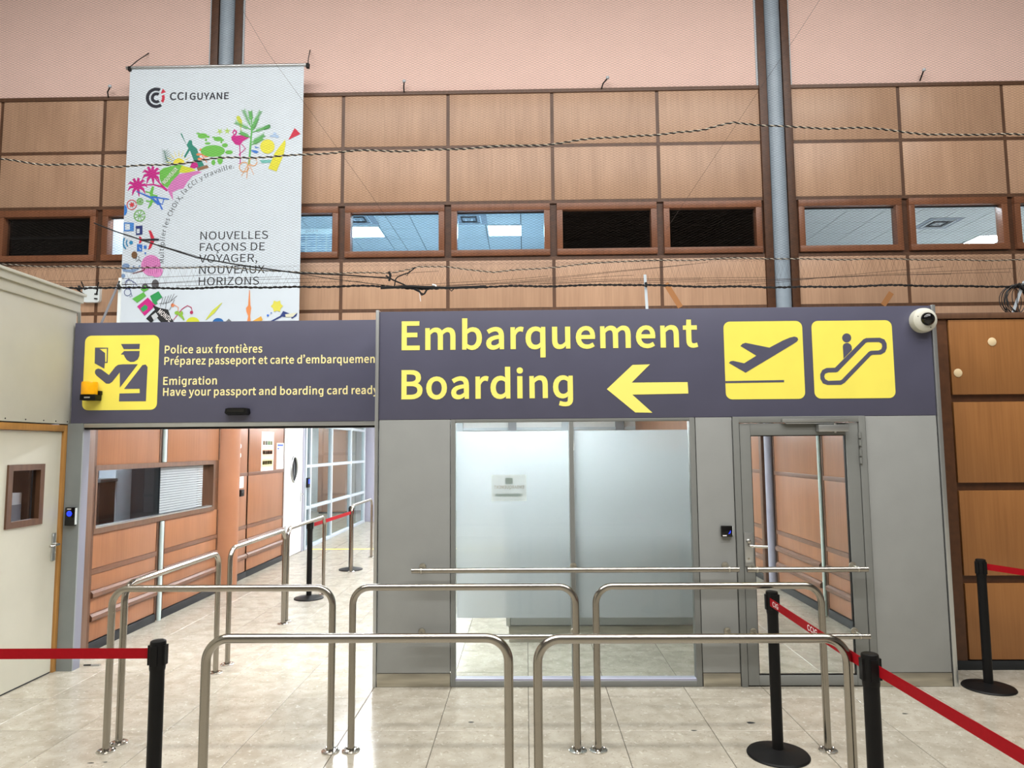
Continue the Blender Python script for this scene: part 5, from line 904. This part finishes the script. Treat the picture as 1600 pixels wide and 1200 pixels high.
def stroke(pts, w):
    """thin polygon along a polyline in tracing units"""
    Lf, Rt = [], []
    for i, p in enumerate(pts):
        a = pts[max(i-1, 0)]; b = pts[min(i+1, len(pts)-1)]; dx, dy = b[0]-a[0], b[1]-a[1]; n = math.hypot(dx, dy) or 1
        ww = w[i] if isinstance(w, (list, tuple)) else w
        Lf.append((p[0]-dy/n*ww/2, p[1]+dx/n*ww/2)); Rt.append((p[0]+dy/n*ww/2, p[1]-dx/n*ww/2))
    return Lf+Rt[::-1]
def star(cx, cy_, r1_, r2_, n, rot=0):
    return [(cx+(r1_ if k % 2 == 0 else r2_)*math.cos(math.radians(rot)+math.pi*k/n), cy_+(r1_ if k % 2 == 0 else r2_)*math.sin(math.radians(rot)+math.pi*k/n)) for k in range(2*n)]
def ring(cx, cy_, r1_, r2_, a0, a1, n=24):
    return circle(cx, cy_, r1_, n, None, a0, a1) + circle(cx, cy_, r2_, n, None, a0, a1)[::-1]
NAVY = (24, 30, 46); MAG = (205, 30, 140); GRN = (112, 196, 80); LIM = (216, 224, 60); TEA = (40, 140, 120); PNK = (220, 130, 196); RED = (212, 40, 70); BLU = (60, 120, 220); ORG = (236, 140, 90)
prt('logo', NAVY, [ring(320, 312, 82, 56, 55, 296), ring(322, 312, 44, 20, 50, 305)], c2)
prt('logo_mark', RED, [[(355, 280), (372, 240), (397, 268)], ring(322, 312, 66, 44, -22, 38, 10)], c2)
def btext(name, rows, rgb, off):
    LAY[0] += 1; Y = YBN-.0008-.00004*LAY[0]; bm = bmesh.new()
    for s, x0, x1, yb, yt, cf in rows:
        u0, v0 = cf(x0, yb); u1, _ = cf(x1, yb); _, vt = cf(x0, yt); add_text(bm, s, off, u0, v0, u1-u0, vt-v0, onY(Y))
    face_to(bm, (0, -1, 0)); return finish(name, bm, ink(rgb), bn)
btext('logo_lettering', [('CCI', 427, 560, 331, 273, c2), ('GUYANE', 583, 890, 331, 279, c2)], NAVY, .022)
def spaced(s): return '\u200a'.join(s)
btext('headline', [('NOUVELLES', 668, 1193, 375, 315, c3), ('FAÇONS DE', 663, 1168, 463, 403, c3), ('VOYAGER,', 658, 1110, 550, 490, c3), ('NOUVEAUX', 658, 1166, 637, 577, c3), ('HORIZONS', 655, 1122, 724, 664, c3)], (20, 24, 32), -.004)
# text along the arc
ARC = [(257, 411), (257, 390), (259, 366), (265, 346), (276, 324), (290, 303), (304, 291), (318, 281.5), (341, 272), (368, 264.5)]
AP = [Vector(bq(*p)) for p in ARC]
S = [0]
for a, b in zip(AP, AP[1:]): S.append(S[-1]+(b-a).length)
def arc_at(s):
    s = min(max(s, 0), S[-1]-1e-4)
    k = max(i for i in range(len(S)-1) if S[i] <= s); f = (s-S[k])/(S[k+1]-S[k])
    d0 = (AP[min(k+1, len(AP)-1)]-AP[k]).normalized(); d1 = (AP[min(k+2, len(AP)-1)]-AP[min(k+1, len(AP)-2)]).normalized()
    return AP[k].lerp(AP[k+1], f), d0.lerp(d1, f).normalized()
TXT = 'Multiplier les CHOIX, la CCI y travaille.'
cap = .062
def adv(ch): return 175 if ch == ' ' else FONT['R'+ch][0]+95
tot = sum(adv(c) for c in TXT); kk = S[-1]/tot; s = 0; LAY[0] += 1; Yt = YBN-.0008-.00004*LAY[0]; bm = bmesh.new()
for ch in TXT:
    w = adv(ch)*kk
    if ch != ' ':
        p, d = arc_at(s+w/2); n = Vector((-d.y, d.x)); gw = FONT['R'+ch][0]*kk
        add_text(bm, ch, .01, 0, 0, 0, cap, lambda u, v: (p.x+d.x*(u-gw/2)+n.x*v, Yt, p.y+d.y*(u-gw/2)+n.y*v))
    s += w
face_to(bm, (0, -1, 0)); finish('arc_lettering', bm, ink((20, 24, 32)), bn)
# drawings, upper part
for cx, cy_ in ((175, 1005), (288, 915)):
    prt('palm_drawing', MAG, [stroke([(cx, cy_), (cx+60*math.cos(a), cy_+55*math.sin(a)-10), (cx+80*math.cos(a), cy_+72*math.sin(a)+12)], [26, 20, 4]) for a in [math.radians(d) for d in range(0, 360, 40)]] + [circle(cx, cy_, 30, 12)], c2)
prt('palm_trunk_drawing', MAG, [stroke([(190, 1000), (300, 995), (370, 1015), (410, 1045)], [10, 12, 14, 16]), stroke([(300, 930), (350, 985), (410, 1045)], [8, 12, 16])], c2)
prt('fern_drawing', (30, 110, 84), [stroke([(440, 860), (400, 800), (385, 725)], [5, 5, 3])] + [stroke([(425-k*5, 840-k*14), (425-k*5+s_*(55-k*4), 815-k*14)], [5, 1]) for k in range(8) for s_ in (-1, 1)], c2)
prt('hill_drawing', GRN, [[(350, 890), (380, 868), (500, 840), (532, 850), (505, 910), (410, 1022), (372, 1000), (350, 950)]], c2)
prt('hill_drawing', LIM, [[(500, 905), (522, 850), (600, 870), (636, 890), (560, 908)]], c2)
prt('sun_drawing', (240, 226, 70), [circle(500, 838, 46, 20, None, 180, 360)] + [stroke([(500+60*math.cos(math.radians(a)), 838+60*math.sin(math.radians(a))), (500+110*math.cos(math.radians(a)), 838+110*math.sin(math.radians(a)))], [6, 1]) for a in range(190, 360, 20)], c2)
prt('dolphin_drawing', PNK, [[(410, 1035), (440, 978), (500, 918), (560, 906), (650, 893), (680, 905), (605, 935), (562, 985), (535, 1030), (500, 1034), (450, 1058), (457, 1122), (436, 1088)]], c2)
prt('figure_drawing', TEA, [[(512, 600), (522, 596), (560, 690), (582, 650), (602, 655), (606, 690), (640, 718), (665, 790), (698, 852), (640, 872), (612, 800), (586, 732), (548, 792), (540, 780), (575, 715)]], c2)
prt('figure_base_drawing', (150, 110, 80), [[(640, 872), (720, 848), (735, 870), (650, 895)]], c2)
prt('coral_drawing', ORG, [stroke([(720, 830), (690, 790), (668, 720)], [6, 8, 4])] + [circle(x, y, 20, 10, 10) for x, y in ((655, 765), (700, 745), (715, 780), (665, 800), (690, 765), (678, 730))], c2)
prt('lips_drawing', MAG, [[(585, 865), (610, 812), (645, 835), (652, 862), (620, 876)]], c2)
prt('turtle_drawing', GRN, [circle(765, 740, 95, 28, 46), circle(860, 697, 24, 12, 16), circle(892, 752, 30, 14, 16), circle(822, 812, 22, 12, 34), circle(725, 680, 24, 12, 9), circle(770, 830, 16, 10, 22)], c2)
prt('turtle_drawing', GRN, [circle(685, 620, 38, 18, 21), circle(728, 628, 14, 8, 10), circle(650, 600, 16, 8, 6), circle(712, 652, 10, 8, 12)], c2)
prt('turtle_drawing', GRN, [circle(806, 646, 34, 18, 18), circle(842, 655, 12, 8, 8), circle(772, 632, 14, 8, 6), circle(832, 670, 8, 8, 12)], c2)
prt('star_drawing', (186, 220, 110), [star(820, 587, 30, 10, 5, 18), star(878, 585, 30, 10, 5, -18)], c2)
prt('flamingo_drawing', MAG, [[(910, 650), (935, 625), (1000, 618), (1050, 640), (1000, 668), (978, 700), (940, 690)], stroke([(925, 660), (915, 635), (945, 610), (950, 590), (935, 578), (922, 595), (928, 615)], [18, 15, 13, 12, 14, 10, 4]), stroke([(975, 690), (978, 760), (980, 838), (965, 842)], 7), stroke([(990, 690), (1022, 725), (968, 775)], 7)], c2)
prt('feather_drawing', (206, 216, 70), [[(948, 480), (958, 466), (975, 470), (992, 500), (998, 540), (985, 560), (970, 530)], stroke([(980, 545), (995, 620)], 4)], c2)
br = [stroke([(1048, 850), (1060, 700), (1072, 560), (1068, 480)], [16, 14, 11, 5])]
for (x0, y0, x1, y1) in ((1070, 580, 950, 520), (1070, 570, 1010, 430), (1070, 560, 1135, 440), (1070, 600, 1200, 555), (1064, 680, 1160, 625), (1062, 700, 1150, 650), (1066, 640, 985, 600), (1070, 520, 1060, 440), (1068, 600, 1110, 500)):
    br.append(stroke([(x0, y0), (x1, y1)], [8, 3])); L_ = math.hypot(x1-x0, y1-y0)
    for k in range(9):
        f = .25+.75*k/8; px, py = x0+(x1-x0)*f, y0+(y1-y0)*f
        for s_ in (-1, 1):
            a = math.atan2(y1-y0, x1-x0)+s_*.8; br.append(stroke([(px, py), (px+24*math.cos(a), py+24*math.sin(a))], [6, 2]))
prt('tree_drawing', (104, 190, 100), br, c2)
prt('bird_drawing', (30, 110, 60), [[(1140, 575), (1180, 550), (1205, 540), (1217, 548), (1208, 570), (1170, 582)]], c2)
prt('globe_drawing', (236, 230, 70), [circle(1192, 712, 56, 28)], c2); prt('splash_drawing', (60, 130, 220), [[(1060, 738), (1100, 740), (1125, 752), (1110, 765), (1085, 758)], [(1090, 708), (1130, 722), (1100, 722)]], c2)
prt('ship_drawing', (120, 200, 190), [[(1130, 818), (1250, 815), (1235, 838), (1150, 842)]], c2); prt('cloud_drawing', (180, 208, 240), [circle(1245, 630, 36, 14, 9), circle(1250, 612, 14, 10, 10), circle(1270, 640, 14, 10, 6)], c2)
prt('bottle_drawing', (234, 228, 60), [[(1330, 660), (1334, 690), (1318, 780), (1262, 908), (1198, 884), (1248, 765), (1305, 690)]], c2)
prt('red_triangle', RED, [[(1405, 570), (1450, 617), (1355, 663)]], c2)
prt('butterfly_drawing', (240, 170, 100), [ring(1010, 870, 40, 34, 0, 360), ring(1080, 830, 34, 28, 0, 360), stroke([(1040, 850), (1030, 960)], 5), stroke([(1040, 850), (990, 940)], 4), stroke([(1050, 850), (1085, 930)], 4)], c2)
prt('lizard_drawing', GRN, [stroke([(300, 1010), (285, 1060), (295, 1110), (280, 1150), (260, 1180)], [16, 26, 26, 18, 6]), stroke([(285, 1060), (240, 1050)], 10), stroke([(290, 1075), (335, 1085)], 10), stroke([(290, 1120), (335, 1140)], 10), stroke([(285, 1130), (245, 1120)], 10)], c2)
prt('tower_drawing', BLU, [stroke([(168, 1045), (290, 1100), (345, 1150)], [5, 16, 20]), stroke([(290, 1090), (425, 1112)], [12, 8]), stroke([(330, 1105), (372, 1190)], [14, 12]), stroke([(385, 1105), (372, 1150), (330, 1130)], [8, 8, 8])], c2)
prt('badge_drawing', (214, 60, 70), [ring(133, 1150, 40, 34, 0, 360, 30), star(135, 1150, 26, 12, 6, 10)], c2)
prt('bubble_drawing', (50, 130, 220), [circle(70, 1190, 28, 20, 44)], c2)
btext('slogan_word', [], NAVY, .02) if False else None
# diagonal white word on the green hill
LAY[0] += 1; Yt = YBN-.0008-.00004*LAY[0]; bm = bmesh.new(); p0 = Vector(c2(392, 995)); p1_ = Vector(c2(495, 880)); d = (p1_-p0).normalized(); n = Vector((-d.y, d.x))
add_text(bm, 'NOUVEAUX', .015, 0, 0, (p1_-p0).length, .05, lambda u, v: (p0.x+d.x*u+n.x*v, Yt, p0.y+d.y*u+n.y*v)); face_to(bm, (0, -1, 0)); finish('slogan_word', bm, 'white_print', bn)
# drawings, lower part
for cx, cy_, r in ((195, 185, 46), (198, 75, 27)):
    prt('wheel_drawing', (120, 190, 90), [ring(cx, cy_, r, r-7, 0, 360, 28)] + [stroke([(cx, cy_), (cx+r*math.cos(a), cy_+r*math.sin(a))], 5) for a in [math.radians(k*45+20) for k in range(8)]], c3)
prt('screen_drawing', (70, 140, 220), [[[(70, 235), (150, 240), (150, 303), (72, 305)], [(80, 245), (120, 247), (120, 293), (82, 295)]]], c3)
prt('screen_drawing', (30, 50, 120), [[[(165, 265), (218, 262), (218, 330), (168, 335)], [(172, 285), (196, 284), (196, 320), (174, 322)]]], c3)
prt('plane_drawing', RED, [[(265, 300), (285, 302), (312, 360), (285, 365)], [(262, 448), (282, 440), (312, 384), (282, 380)], [(190, 345), (203, 346), (214, 362), (212, 384), (200, 400), (190, 400), (196, 372)]], c3)
prt('plane_body_drawing', NAVY, [[(200, 366), (330, 363), (346, 366), (350, 374), (340, 380), (210, 380)]], c3)
prt('signal_drawing', (40, 140, 190), [circle(130, 392, 15, 14), ring(130, 392, 42, 32, 130, 215, 12), ring(130, 392, 68, 56, 130, 215, 12)], c3)
prt('envelope_drawing', (50, 120, 210), [[[(176, 405), (218, 408), (216, 462), (176, 458)], [(186, 420), (210, 445), (200, 450)]], [(228, 415), (252, 418), (250, 442), (230, 440)], [(235, 466), (248, 468), (246, 484), (236, 482)]], c3)
prt('bean_drawing', (120, 88, 56), [circle(156, 487, 23, 18, 28)], c3); prt('spectacles_drawing', NAVY, [stroke([(170, 535), (192, 520), (190, 495)], 4), stroke([(165, 525), (175, 500)], 4), stroke([(190, 520), (210, 540)], 4)], c3)
prt('shell_drawing', (226, 140, 200), [circle(285, 568, 76, 30, 80), circle(330, 615, 48, 20, 44)], c3)
prt('shell_stripes', (200, 100, 170), [stroke([(232+k*15, 500+abs(k-4)*5), (240+k*15, 640-abs(k-4)*6)], 4) for k in range(9)], c3)
prt('ribbon_drawing', (120, 30, 50), [stroke([(140, 630), (230, 605), (250, 575), (275, 585), (300, 590), (335, 568)], [4, 9, 7, 9, 7, 4])], c3)
prt('sketch_drawing', (130, 160, 200), [circle(90, 570, 30, 14, 20), [(60, 590), (130, 600), (150, 565), (170, 600), (200, 560), (200, 590), (150, 620), (70, 612)], circle(70, 645, 16, 12)], c3)
prt('outline_drawing', (70, 80, 140), [ring(120, 710, 34, 30, 0, 360), ring(105, 770, 28, 24, 0, 360), stroke([(85, 690), (110, 670), (165, 700), (180, 725)], 4), stroke([(120, 740), (140, 800), (120, 805)], 4)], c3)
prt('pebble_drawing', (90, 90, 94), [circle(320, 712, 28, 18, 36), circle(240, 730, 24, 14, 26)], c3)
prt('leaves_drawing', (100, 190, 80), [[(140, 820), (230, 770), (250, 800), (180, 850)], [(205, 750), (240, 720), (270, 750), (230, 770)]], c3); prt('leaves_drawing', (50, 160, 90), [[(280, 800), (345, 765), (375, 810), (330, 840), (340, 860), (310, 870)]], c3)
prt('gate_drawing', (212, 40, 140), [[[(180, 878), (262, 812), (322, 872), (238, 950)], [(205, 895), (240, 865), (262, 880), (258, 900), (225, 922)]]], c3); prt('arch_drawing', (50, 170, 100), [[(205, 895), (240, 865), (262, 880), (258, 900), (225, 922)]], c3)
prt('pavilion_drawing', (36, 36, 40), [[(300, 868), (350, 890), (420, 905), (440, 960), (470, 1005), (370, 1005), (330, 960), (290, 1005), (250, 970), (300, 920), (318, 905)]], c3)
prt('pavilion_light', (210, 214, 218), [[(290, 950), (325, 925), (345, 955), (310, 985)]], c3)
LAY[0] += 1; Yt = YBN-.0008-.00004*LAY[0]; bm = bmesh.new(); p0 = Vector(c3(338, 925)); p1_ = Vector(c3(432, 1000)); d = (p1_-p0).normalized(); n = Vector((-d.y, d.x))
add_text(bm, 'MONDE', .02, 0, 0, (p1_-p0).length, .058, lambda u, v: (p0.x+d.x*u+n.x*v, Yt, p0.y+d.y*u+n.y*v)); face_to(bm, (0, -1, 0)); finish('slogan_word', bm, 'white_print', bn)
prt('branch_drawing', (70, 70, 76), [stroke([(360+20*k, 880-10*k), (380+22*k, 810-6*k)], 3) for k in range(5)] + [stroke([(350, 860), (430, 850), (490, 800)], 3), stroke([(400, 900), (410, 830)], 3), stroke([(430, 910), (470, 830)], 3)], c3)
prt('flower_drawing', ORG, [circle(455, 872, 14, 12), stroke([(470, 870), (500, 890), (495, 930)], 5)], c3); prt('lily_drawing', (190, 50, 100), [stroke([(460, 985), (530, 900), (570, 876), (600, 890), (608, 920)], [4, 6, 6, 6, 4]), circle(602, 928, 13, 10)], c3)
prt('cactus_drawing', (150, 200, 70), [circle(490, 930, 20, 10, 14), stroke([(500, 940), (530, 960), (545, 985)], [14, 18, 10]), circle(525, 935, 12, 10, 18)], c3)
prt('brush_drawing', (214, 222, 80), [stroke([(838, 858), (770, 925), (712, 985)], [4, 26, 4])], c3); prt('disc_drawing', (220, 224, 60), [circle(612, 1005, 52, 20, 42)], c3)
prt('dome_drawing', (40, 110, 180), [circle(808, 1012, 46, 20, 40)], c3); prt('pyramid_drawing', (120, 124, 128), [[(855, 1010), (890, 978), (925, 1010)]], c3)
prt('spire_drawing', (240, 150, 90), [[(1048, 765), (1053, 765), (1058, 880), (1064, 900), (1060, 925), (1056, 960), (1060, 1010), (1030, 1010), (1040, 960), (1026, 925), (1024, 900), (1040, 880)]], c3)
prt('ticket_drawing', (240, 180, 70), [[(1070, 1000), (1140, 962), (1152, 990), (1130, 1008)]], c3); prt('blossom_drawing', (232, 226, 90), [star(1262, 888, 48, 34, 6)], c3)
prt('boat_drawing', (44, 64, 130), [[(1285, 965), (1310, 925), (1360, 945), (1325, 970)], [(1210, 1000), (1290, 960), (1300, 968), (1220, 1008)], [(1370, 975), (1420, 940), (1410, 965), (1380, 982)]], c3); prt('sail_drawing', (226, 226, 200), [[(1325, 950), (1418, 938), (1385, 970), (1330, 972)]], c3)
prt('drops_drawing', BLU, [circle(1192, 957, 9, 10), circle(1218, 938, 5, 8)], c3)

# ================================================================== BIRD NET AND ROPES
YN = .9
def npx(x, y):  # rope tracing (1600 x 1200 sheet) -> x, z on the flat net plane at YN
    w = 1 + 1.922285e-05*x + 8.782456e-05*y
    return (-.0016+(6.15984858e-03*x-5.7695157e-05*y-5.02068997)/w, 1.8542+(-4.70175166e-05*x-6.13609445e-03*y+4.32615707)/w)
nt_ = thing('bird_net', 'fine dark bird net hanging in front of the upper wall', 'net', (0, YN, 3.3))
NX0, NX1, NZ0, NZ1 = -7.2, 6.4, 3.52, 7.4
bm = bmesh.new(); sl = .48; step = .05; hw = .00062
def strand(x0, z0, x1, z1, Y, w):
    d = Vector((x1-x0, z1-z0)).normalized(); n = Vector((-d.y, d.x))*w
    vs = [bm.verts.new(p) for p in ((x0+n.x, Y, z0+n.y), (x0-n.x, Y, z0-n.y), (x0, Y-w*1.4, z0), (x1+n.x, Y, z1+n.y), (x1-n.x, Y, z1-n.y), (x1, Y-w*1.4, z1))]
    for f in ((0, 2, 5, 3), (2, 1, 4, 5), (1, 0, 3, 4)): bm.faces.new([vs[i] for i in f])
H_ = NZ1-NZ0; RUN = H_/sl
k = NX0-RUN
while k < NX1+RUN:
    for s_ in (1, -1):
        # segment from (k, NZ0) going up with slope sl*s_
        x0, x1 = k, k+s_*RUN; za, zb = NZ0, NZ1
        if s_ == 1:
            if x1 < NX0 or x0 > NX1: continue
            if x0 < NX0: za = NZ0+(NX0-x0)*sl; x0 = NX0
            if x1 > NX1: zb = NZ1-(x1-NX1)*sl; x1 = NX1
        else:
            if x1 > NX1 or x0 < NX0: continue
            if x0 > NX1: za = NZ0+(x0-NX1)*sl; x0 = NX1
            if x1 < NX0: zb = NZ1-(NX0-x1)*sl; x1 = NX0
        if zb-za > .05: strand(x0, za, x1, zb, YN, hw)
    k += step
finish('net_mesh', bm, 'net', nt_)['kind'] = 'stuff'
# gathered lower edge of the net between the two ropes
def polyline(px):
    P = [npx(*p) for p in px]
    def f(x):
        if x <= P[0][0]: return P[0][1]
        for a, b in zip(P, P[1:]):
            if x <= b[0]: return a[1]+(b[1]-a[1])*(x-a[0])/(b[0]-a[0])
        return P[-1][1]
    return P, f
R2px = [(-40, 413), (100, 417), (200, 420), (330, 418), (466, 426), (540, 428), (610, 428), (654, 417), (700, 418), (772, 427), (860, 418), (960, 410), (1120, 405), (1360, 406), (1640, 408)]
R3px = [(-40, 446), (70, 449), (130, 452), (186, 450), (300, 451), (460, 449), (560, 448), (610, 449), (660, 452), (772, 449), (880, 447), (960, 446), (1100, 448), (1200, 450), (1400, 447), (1640, 449)]
P2, f2 = polyline(R2px); P3, f3 = polyline(R3px)
bm = bmesh.new(); x = NX0
while x < NX1:
    for dx in (.09, -.09):
        xb = x+dx+random.uniform(-.02, .02)
        strand(x, max(f2(x), f3(x))+.03, xb, f3(xb), YN+random.uniform(-.03, .03), .0004)
        strand(x+.01, NZ0+.02, xb, f2(xb), YN, .0004)
    x += .022
for k in range(16):   # long pleats running along the rope
    xs_ = NX0+random.random()*10; ln = 1.2+random.random()*2.6; n_ = 14
    pts = [(xs_+ln*i/n_, YN-.012, f3(xs_+ln*i/n_)+.02+(f2(xs_+ln*i/n_)-f3(xs_+ln*i/n_))*(.1+.75*k/16)*(i/n_)) for i in range(n_+1)]
    tube(bm, pts, .0018, 4, caps=False)
finish('net_gather', bm, 'net', nt_)['kind'] = 'stuff'
def twist(bm, P, Y, R, r, pitch, phase, amp=0):
    """one strand of a twisted cord following P (x,z)"""
    pts = []; L_ = 0
    for a, b in zip(P, P[1:]):
        a = Vector((a[0], a[1])); b = Vector((b[0], b[1])); ln = (b-a).length; n = max(2, int(ln/(pitch/5)))
        for i in range(n):
            q_ = a.lerp(b, i/n); s_ = L_+ln*i/n; ang = 2*math.pi*s_/pitch+phase
            pts.append((q_.x, Y+R*math.cos(ang), q_.y+R*math.sin(ang)+amp*math.sin(s_*7.3)*math.sin(s_*2.1)))
        L_ += ln
    tube(bm, pts, r, 5)
R1px = [(-40, 247), (0, 250), (60, 256), (110, 259), (180, 262), (260, 258), (340, 250), (420, 246), (500, 241), (600, 237), (700, 235), (800, 230), (880, 224), (940, 217), (990, 215), (1020, 214), (1060, 206), (1100, 204), (1145, 194), (1180, 197), (1240, 200), (1330, 202), (1400, 206), (1450, 212), (1520, 211), (1640, 215)]
P1 = [npx(*p) for p in R1px]
def rope(name, label, P, R, r, pitch, amp, pale=True):
    t = thing(name, label, 'rope', (0, YN, P[0][1]))
    bm = bmesh.new(); twist(bm, P, YN-.02, R, r, pitch, 0, amp); finish('dark_strand', bm, 'rope', t, smooth=True)
    bm = bmesh.new(); twist(bm, P, YN-.02, R, r*.6, pitch, math.pi, amp); finish('pale_strand' if pale else 'second_strand', bm, 'rope_pale' if pale else 'rope', t, smooth=True)
    return t
rope('twisted_cord', 'thin black and white twisted cord strung across the net below the wall top', P1, .0045, .0065, .075, .012)
rope('twisted_cord', 'thin twisted cord strung across the net just under the windows', P2, .0035, .004, .06, .008)
rp = rope('edge_rope', 'thick black edge rope along the bottom of the net, above the signs', P3, .006, .0075, .09, .006, False)
# loose tangle hanging on the edge rope
def cord(bm, px, r):
    P = [npx(*p) for p in px]; tube(bm, [(x, YN-.03, z) for x, z in P], r, 6)
bm = bmesh.new()
for c_, r in (([(596, 451), (640, 449), (700, 451), (760, 449)], .012), ([(604, 432), (612, 437), (618, 440), (630, 445), (640, 450)], .007), ([(609, 426), (611, 432), (609, 440)], .012), ([(617, 449), (619, 438), (622, 434), (634, 429), (640, 427), (650, 419)], .006), ([(634, 430), (637, 432), (641, 424)], .004), ([(650, 452), (656, 456), (660, 462), (664, 460), (668, 453)], .009), ([(700, 450), (706, 456), (712, 450)], .005), ([(640, 450), (655, 457), (662, 460)], .004)):
    cord(bm, c_, r)
finish('cord_tangle', bm, 'rope', rp, smooth=True)
bm = bmesh.new(); cord(bm, [(656, 456), (657, 465), (658, 472)], .003); cord(bm, [(676, 446), (681, 447), (683, 451)], .008); finish('pale_tie', bm, 'white_paint', rp, smooth=True)
dcable = thing('slack_cable', 'slack dark cable sagging from the left across the banner to the edge rope', 'cable', (0, YN, 3.5)); bm = bmesh.new()
cord(bm, [(150, 350), (180, 362), (250, 385), (310, 404), (380, 416), (466, 428), (540, 431), (610, 436)], .006); finish('cable_run', bm, 'rope', dcable, smooth=True)
bm = bmesh.new(); cord(bm, [(250, 384), (330, 408), (420, 421), (520, 437), (620, 449)], .003); finish('thin_line', bm, 'rope', dcable, smooth=True)
for l, c_ in (('thin guy wire running down across the banner to the planner window', [(352, -30), (420, 85), (520, 222), (580, 305), (640, 395)]), ('thin guy wire running down beside the right steel column', [(1300, -30), (1245, 55), (1190, 135), (1100, 270), (1040, 360)])):
    t = thing('guy_wire', l, 'wire', (npx(*c_[-1])[0], YN, npx(*c_[-1])[1]), 'guy wires of the net'); bm = bmesh.new(); cord(bm, c_, .0013); finish('wire', bm, 'net', t)
# struts carrying the edge rope on the roof of the partition
def strut(a, b, w, m, label, plate=False):
    xa, za = npx(*a); xb, zb = npx(*b); t = thing('rope_strut', label, 'bracket', (xb, YN, 2.94), 'struts holding the edge rope')
    d = Vector((xb-xa, zb-za)); k_ = (2.94-za)/(zb-za); xe = xa+d.x*k_
    bm = bmesh.new(); prism(bm, [(-w, -.004), (w, -.004), (w, .004), (-w, .004)], 0, 1, lambda u, v, a_: ((xa+u) if a_ == 0 else (xe+u), YN+v-.02, za if a_ == 0 else 2.94)); finish('strut_bar', bm, m, t)
    bx('foot_plate', m, t, xe-.04, xe+.04, YN-.05, YN+.03, 2.94, 2.947)
    bm = bmesh.new(); tube(bm, [(xa, YN-.04, f3(xa)-.02), (xa+.01, YN-.045, f3(xa)), (xa, YN-.04, f3(xa)+.02)], .012, 8); finish('rope_tie', bm, 'rope', t, smooth=True)
strut((1007, 430), (1010, 478), .012, 'pale_trim', 'white strut standing on the boarding sign, holding the rope')
strut((1598, 440), (1580, 490), .012, 'pale_trim', 'white slanted strut at the right edge beside the wire coil')
strut((189, 440), (162, 502), .010, 'grey_in', 'grey slanted strut left of the banner, above the police sign')
strut((190, 435), (187, 502), .014, 'router', 'white upright strut along the left edge of the banner')
strut((126, 486), (126, 502), .014, 'alu', 'short metal stub standing beside the cream cornice')
# coil of wire hanging at the right edge
wc = thing('wire_coil', 'coil of dark wires hanging from the edge rope at the right edge', 'wire coil', (4.42, YN, 3.05)); bm = bmesh.new(); cx, cz = npx(1592, 470)
for k in range(12):
    rx = .05+.012*k+random.uniform(-.006, .006); rz = .12+.003*k; ox = random.uniform(-.03, .05); oy = random.uniform(-.04, .04); tilt = random.uniform(-.25, .25)
    tube(bm, [(cx+ox+rx*math.cos(a)+tilt*rz*math.sin(a), YN+oy, cz+.0+rz*math.sin(a)) for a in [2*math.pi*i/24 for i in range(25)]], .0035, 5, caps=False)
finish('wire_loops', bm, 'rubber', wc, smooth=True)
bm = bmesh.new(); tube(bm, [(cx-.02, YN-.03, f3(cx)+.02), (cx+.03, YN-.035, f3(cx)-.03), (cx+.08, YN-.03, f3(cx)+.03)], .02, 8); finish('tie_knot', bm, 'rope', wc, smooth=True)
# net clips on the wall top
for k, (px_, s_) in enumerate((((-5.53, 6.57), .5), ((-1.57, 6.57), .1), ((1.04, 6.57), .8), ((5.19, 6.60), .3))):
    t = thing('net_clip', ['small net clip at the wall top left of the banner', 'small net clip at the wall top right of the banner', 'small net clip at the middle of the wall top', 'small net clip at the wall top near the right edge'][k], 'clip', (px_[0], YB-.02, px_[1]), 'net clips along the wall top')
    bm = bmesh.new(); tube(bm, [(px_[0], YB-.02, px_[1]-.02), (px_[0]+.02*s_, YB-.06, px_[1]+.03), (px_[0]+.09*s_, YB-.07, px_[1]+.09)], .009, 6); finish('hook', bm, 'black', t, smooth=True)
    bm = bmesh.new(); lathe(bm, [(0, -.02), (.02, -.015), (.022, 0), (.02, .015), (0, .02)], (px_[0]+.095*s_, YB-.075, px_[1]+.1), 'z', 12); finish('eye', bm, 'pale_trim', t, smooth=True)
# wifi router on the wall
rt = thing('wifi_router', 'white square wireless router with black antennas on the wood wall above the cream cornice', 'router', (-5.62, YB-.04, 3.77))
bm = bmesh.new(); prism(bm, rrect(-5.735, -5.508, 3.768, 3.978, .04), YB-.05, YB-.001, lambda u, v, a: (u, a, v)); finish('router_body', bm, 'router', rt, smooth=True)
for (x0, z0, x1, z1) in ((-5.70, 3.93, -5.75, 4.04), (-5.545, 3.93, -5.52, 4.03), (-5.71, 3.875, -5.80, 3.935), (-5.545, 3.87, -5.53, 3.95), (-5.57, 3.875, -5.53, 3.87), (-5.57, 3.815, -5.53, 3.81), (-5.715, 3.82, -5.735, 3.825)):
    bm = bmesh.new(); tube(bm, [(x0, YB-.055, z0), (x1, YB-.06, z1)], .008, 6); finish('antenna', bm, 'black', rt, smooth=True)
# scraps of tape on the upper panels
for k, (px_, a, l, s_) in enumerate(((1.905, -30, 'brown tape strip on the wood panel right of the white strut', (.035, .18)), (4.62, 35, 'brown tape scrap above the boarding sign beyond the column', (.035, .10)))):
    z = (3.78, 3.70)[k]; t = thing('tape_strip', l, 'tape', (px_, YB, z)); bm = bmesh.new(); box(bm, -s_[0], s_[0], -.001, 0, -s_[1], s_[1]); bmesh.ops.rotate(bm, verts=bm.verts, matrix=Matrix.Rotation(math.radians(a), 3, 'Y'), cent=(0, 0, 0)); bmesh.ops.translate(bm, verts=bm.verts, vec=(px_, YB, z)); finish('strip', bm, 'tape', t)
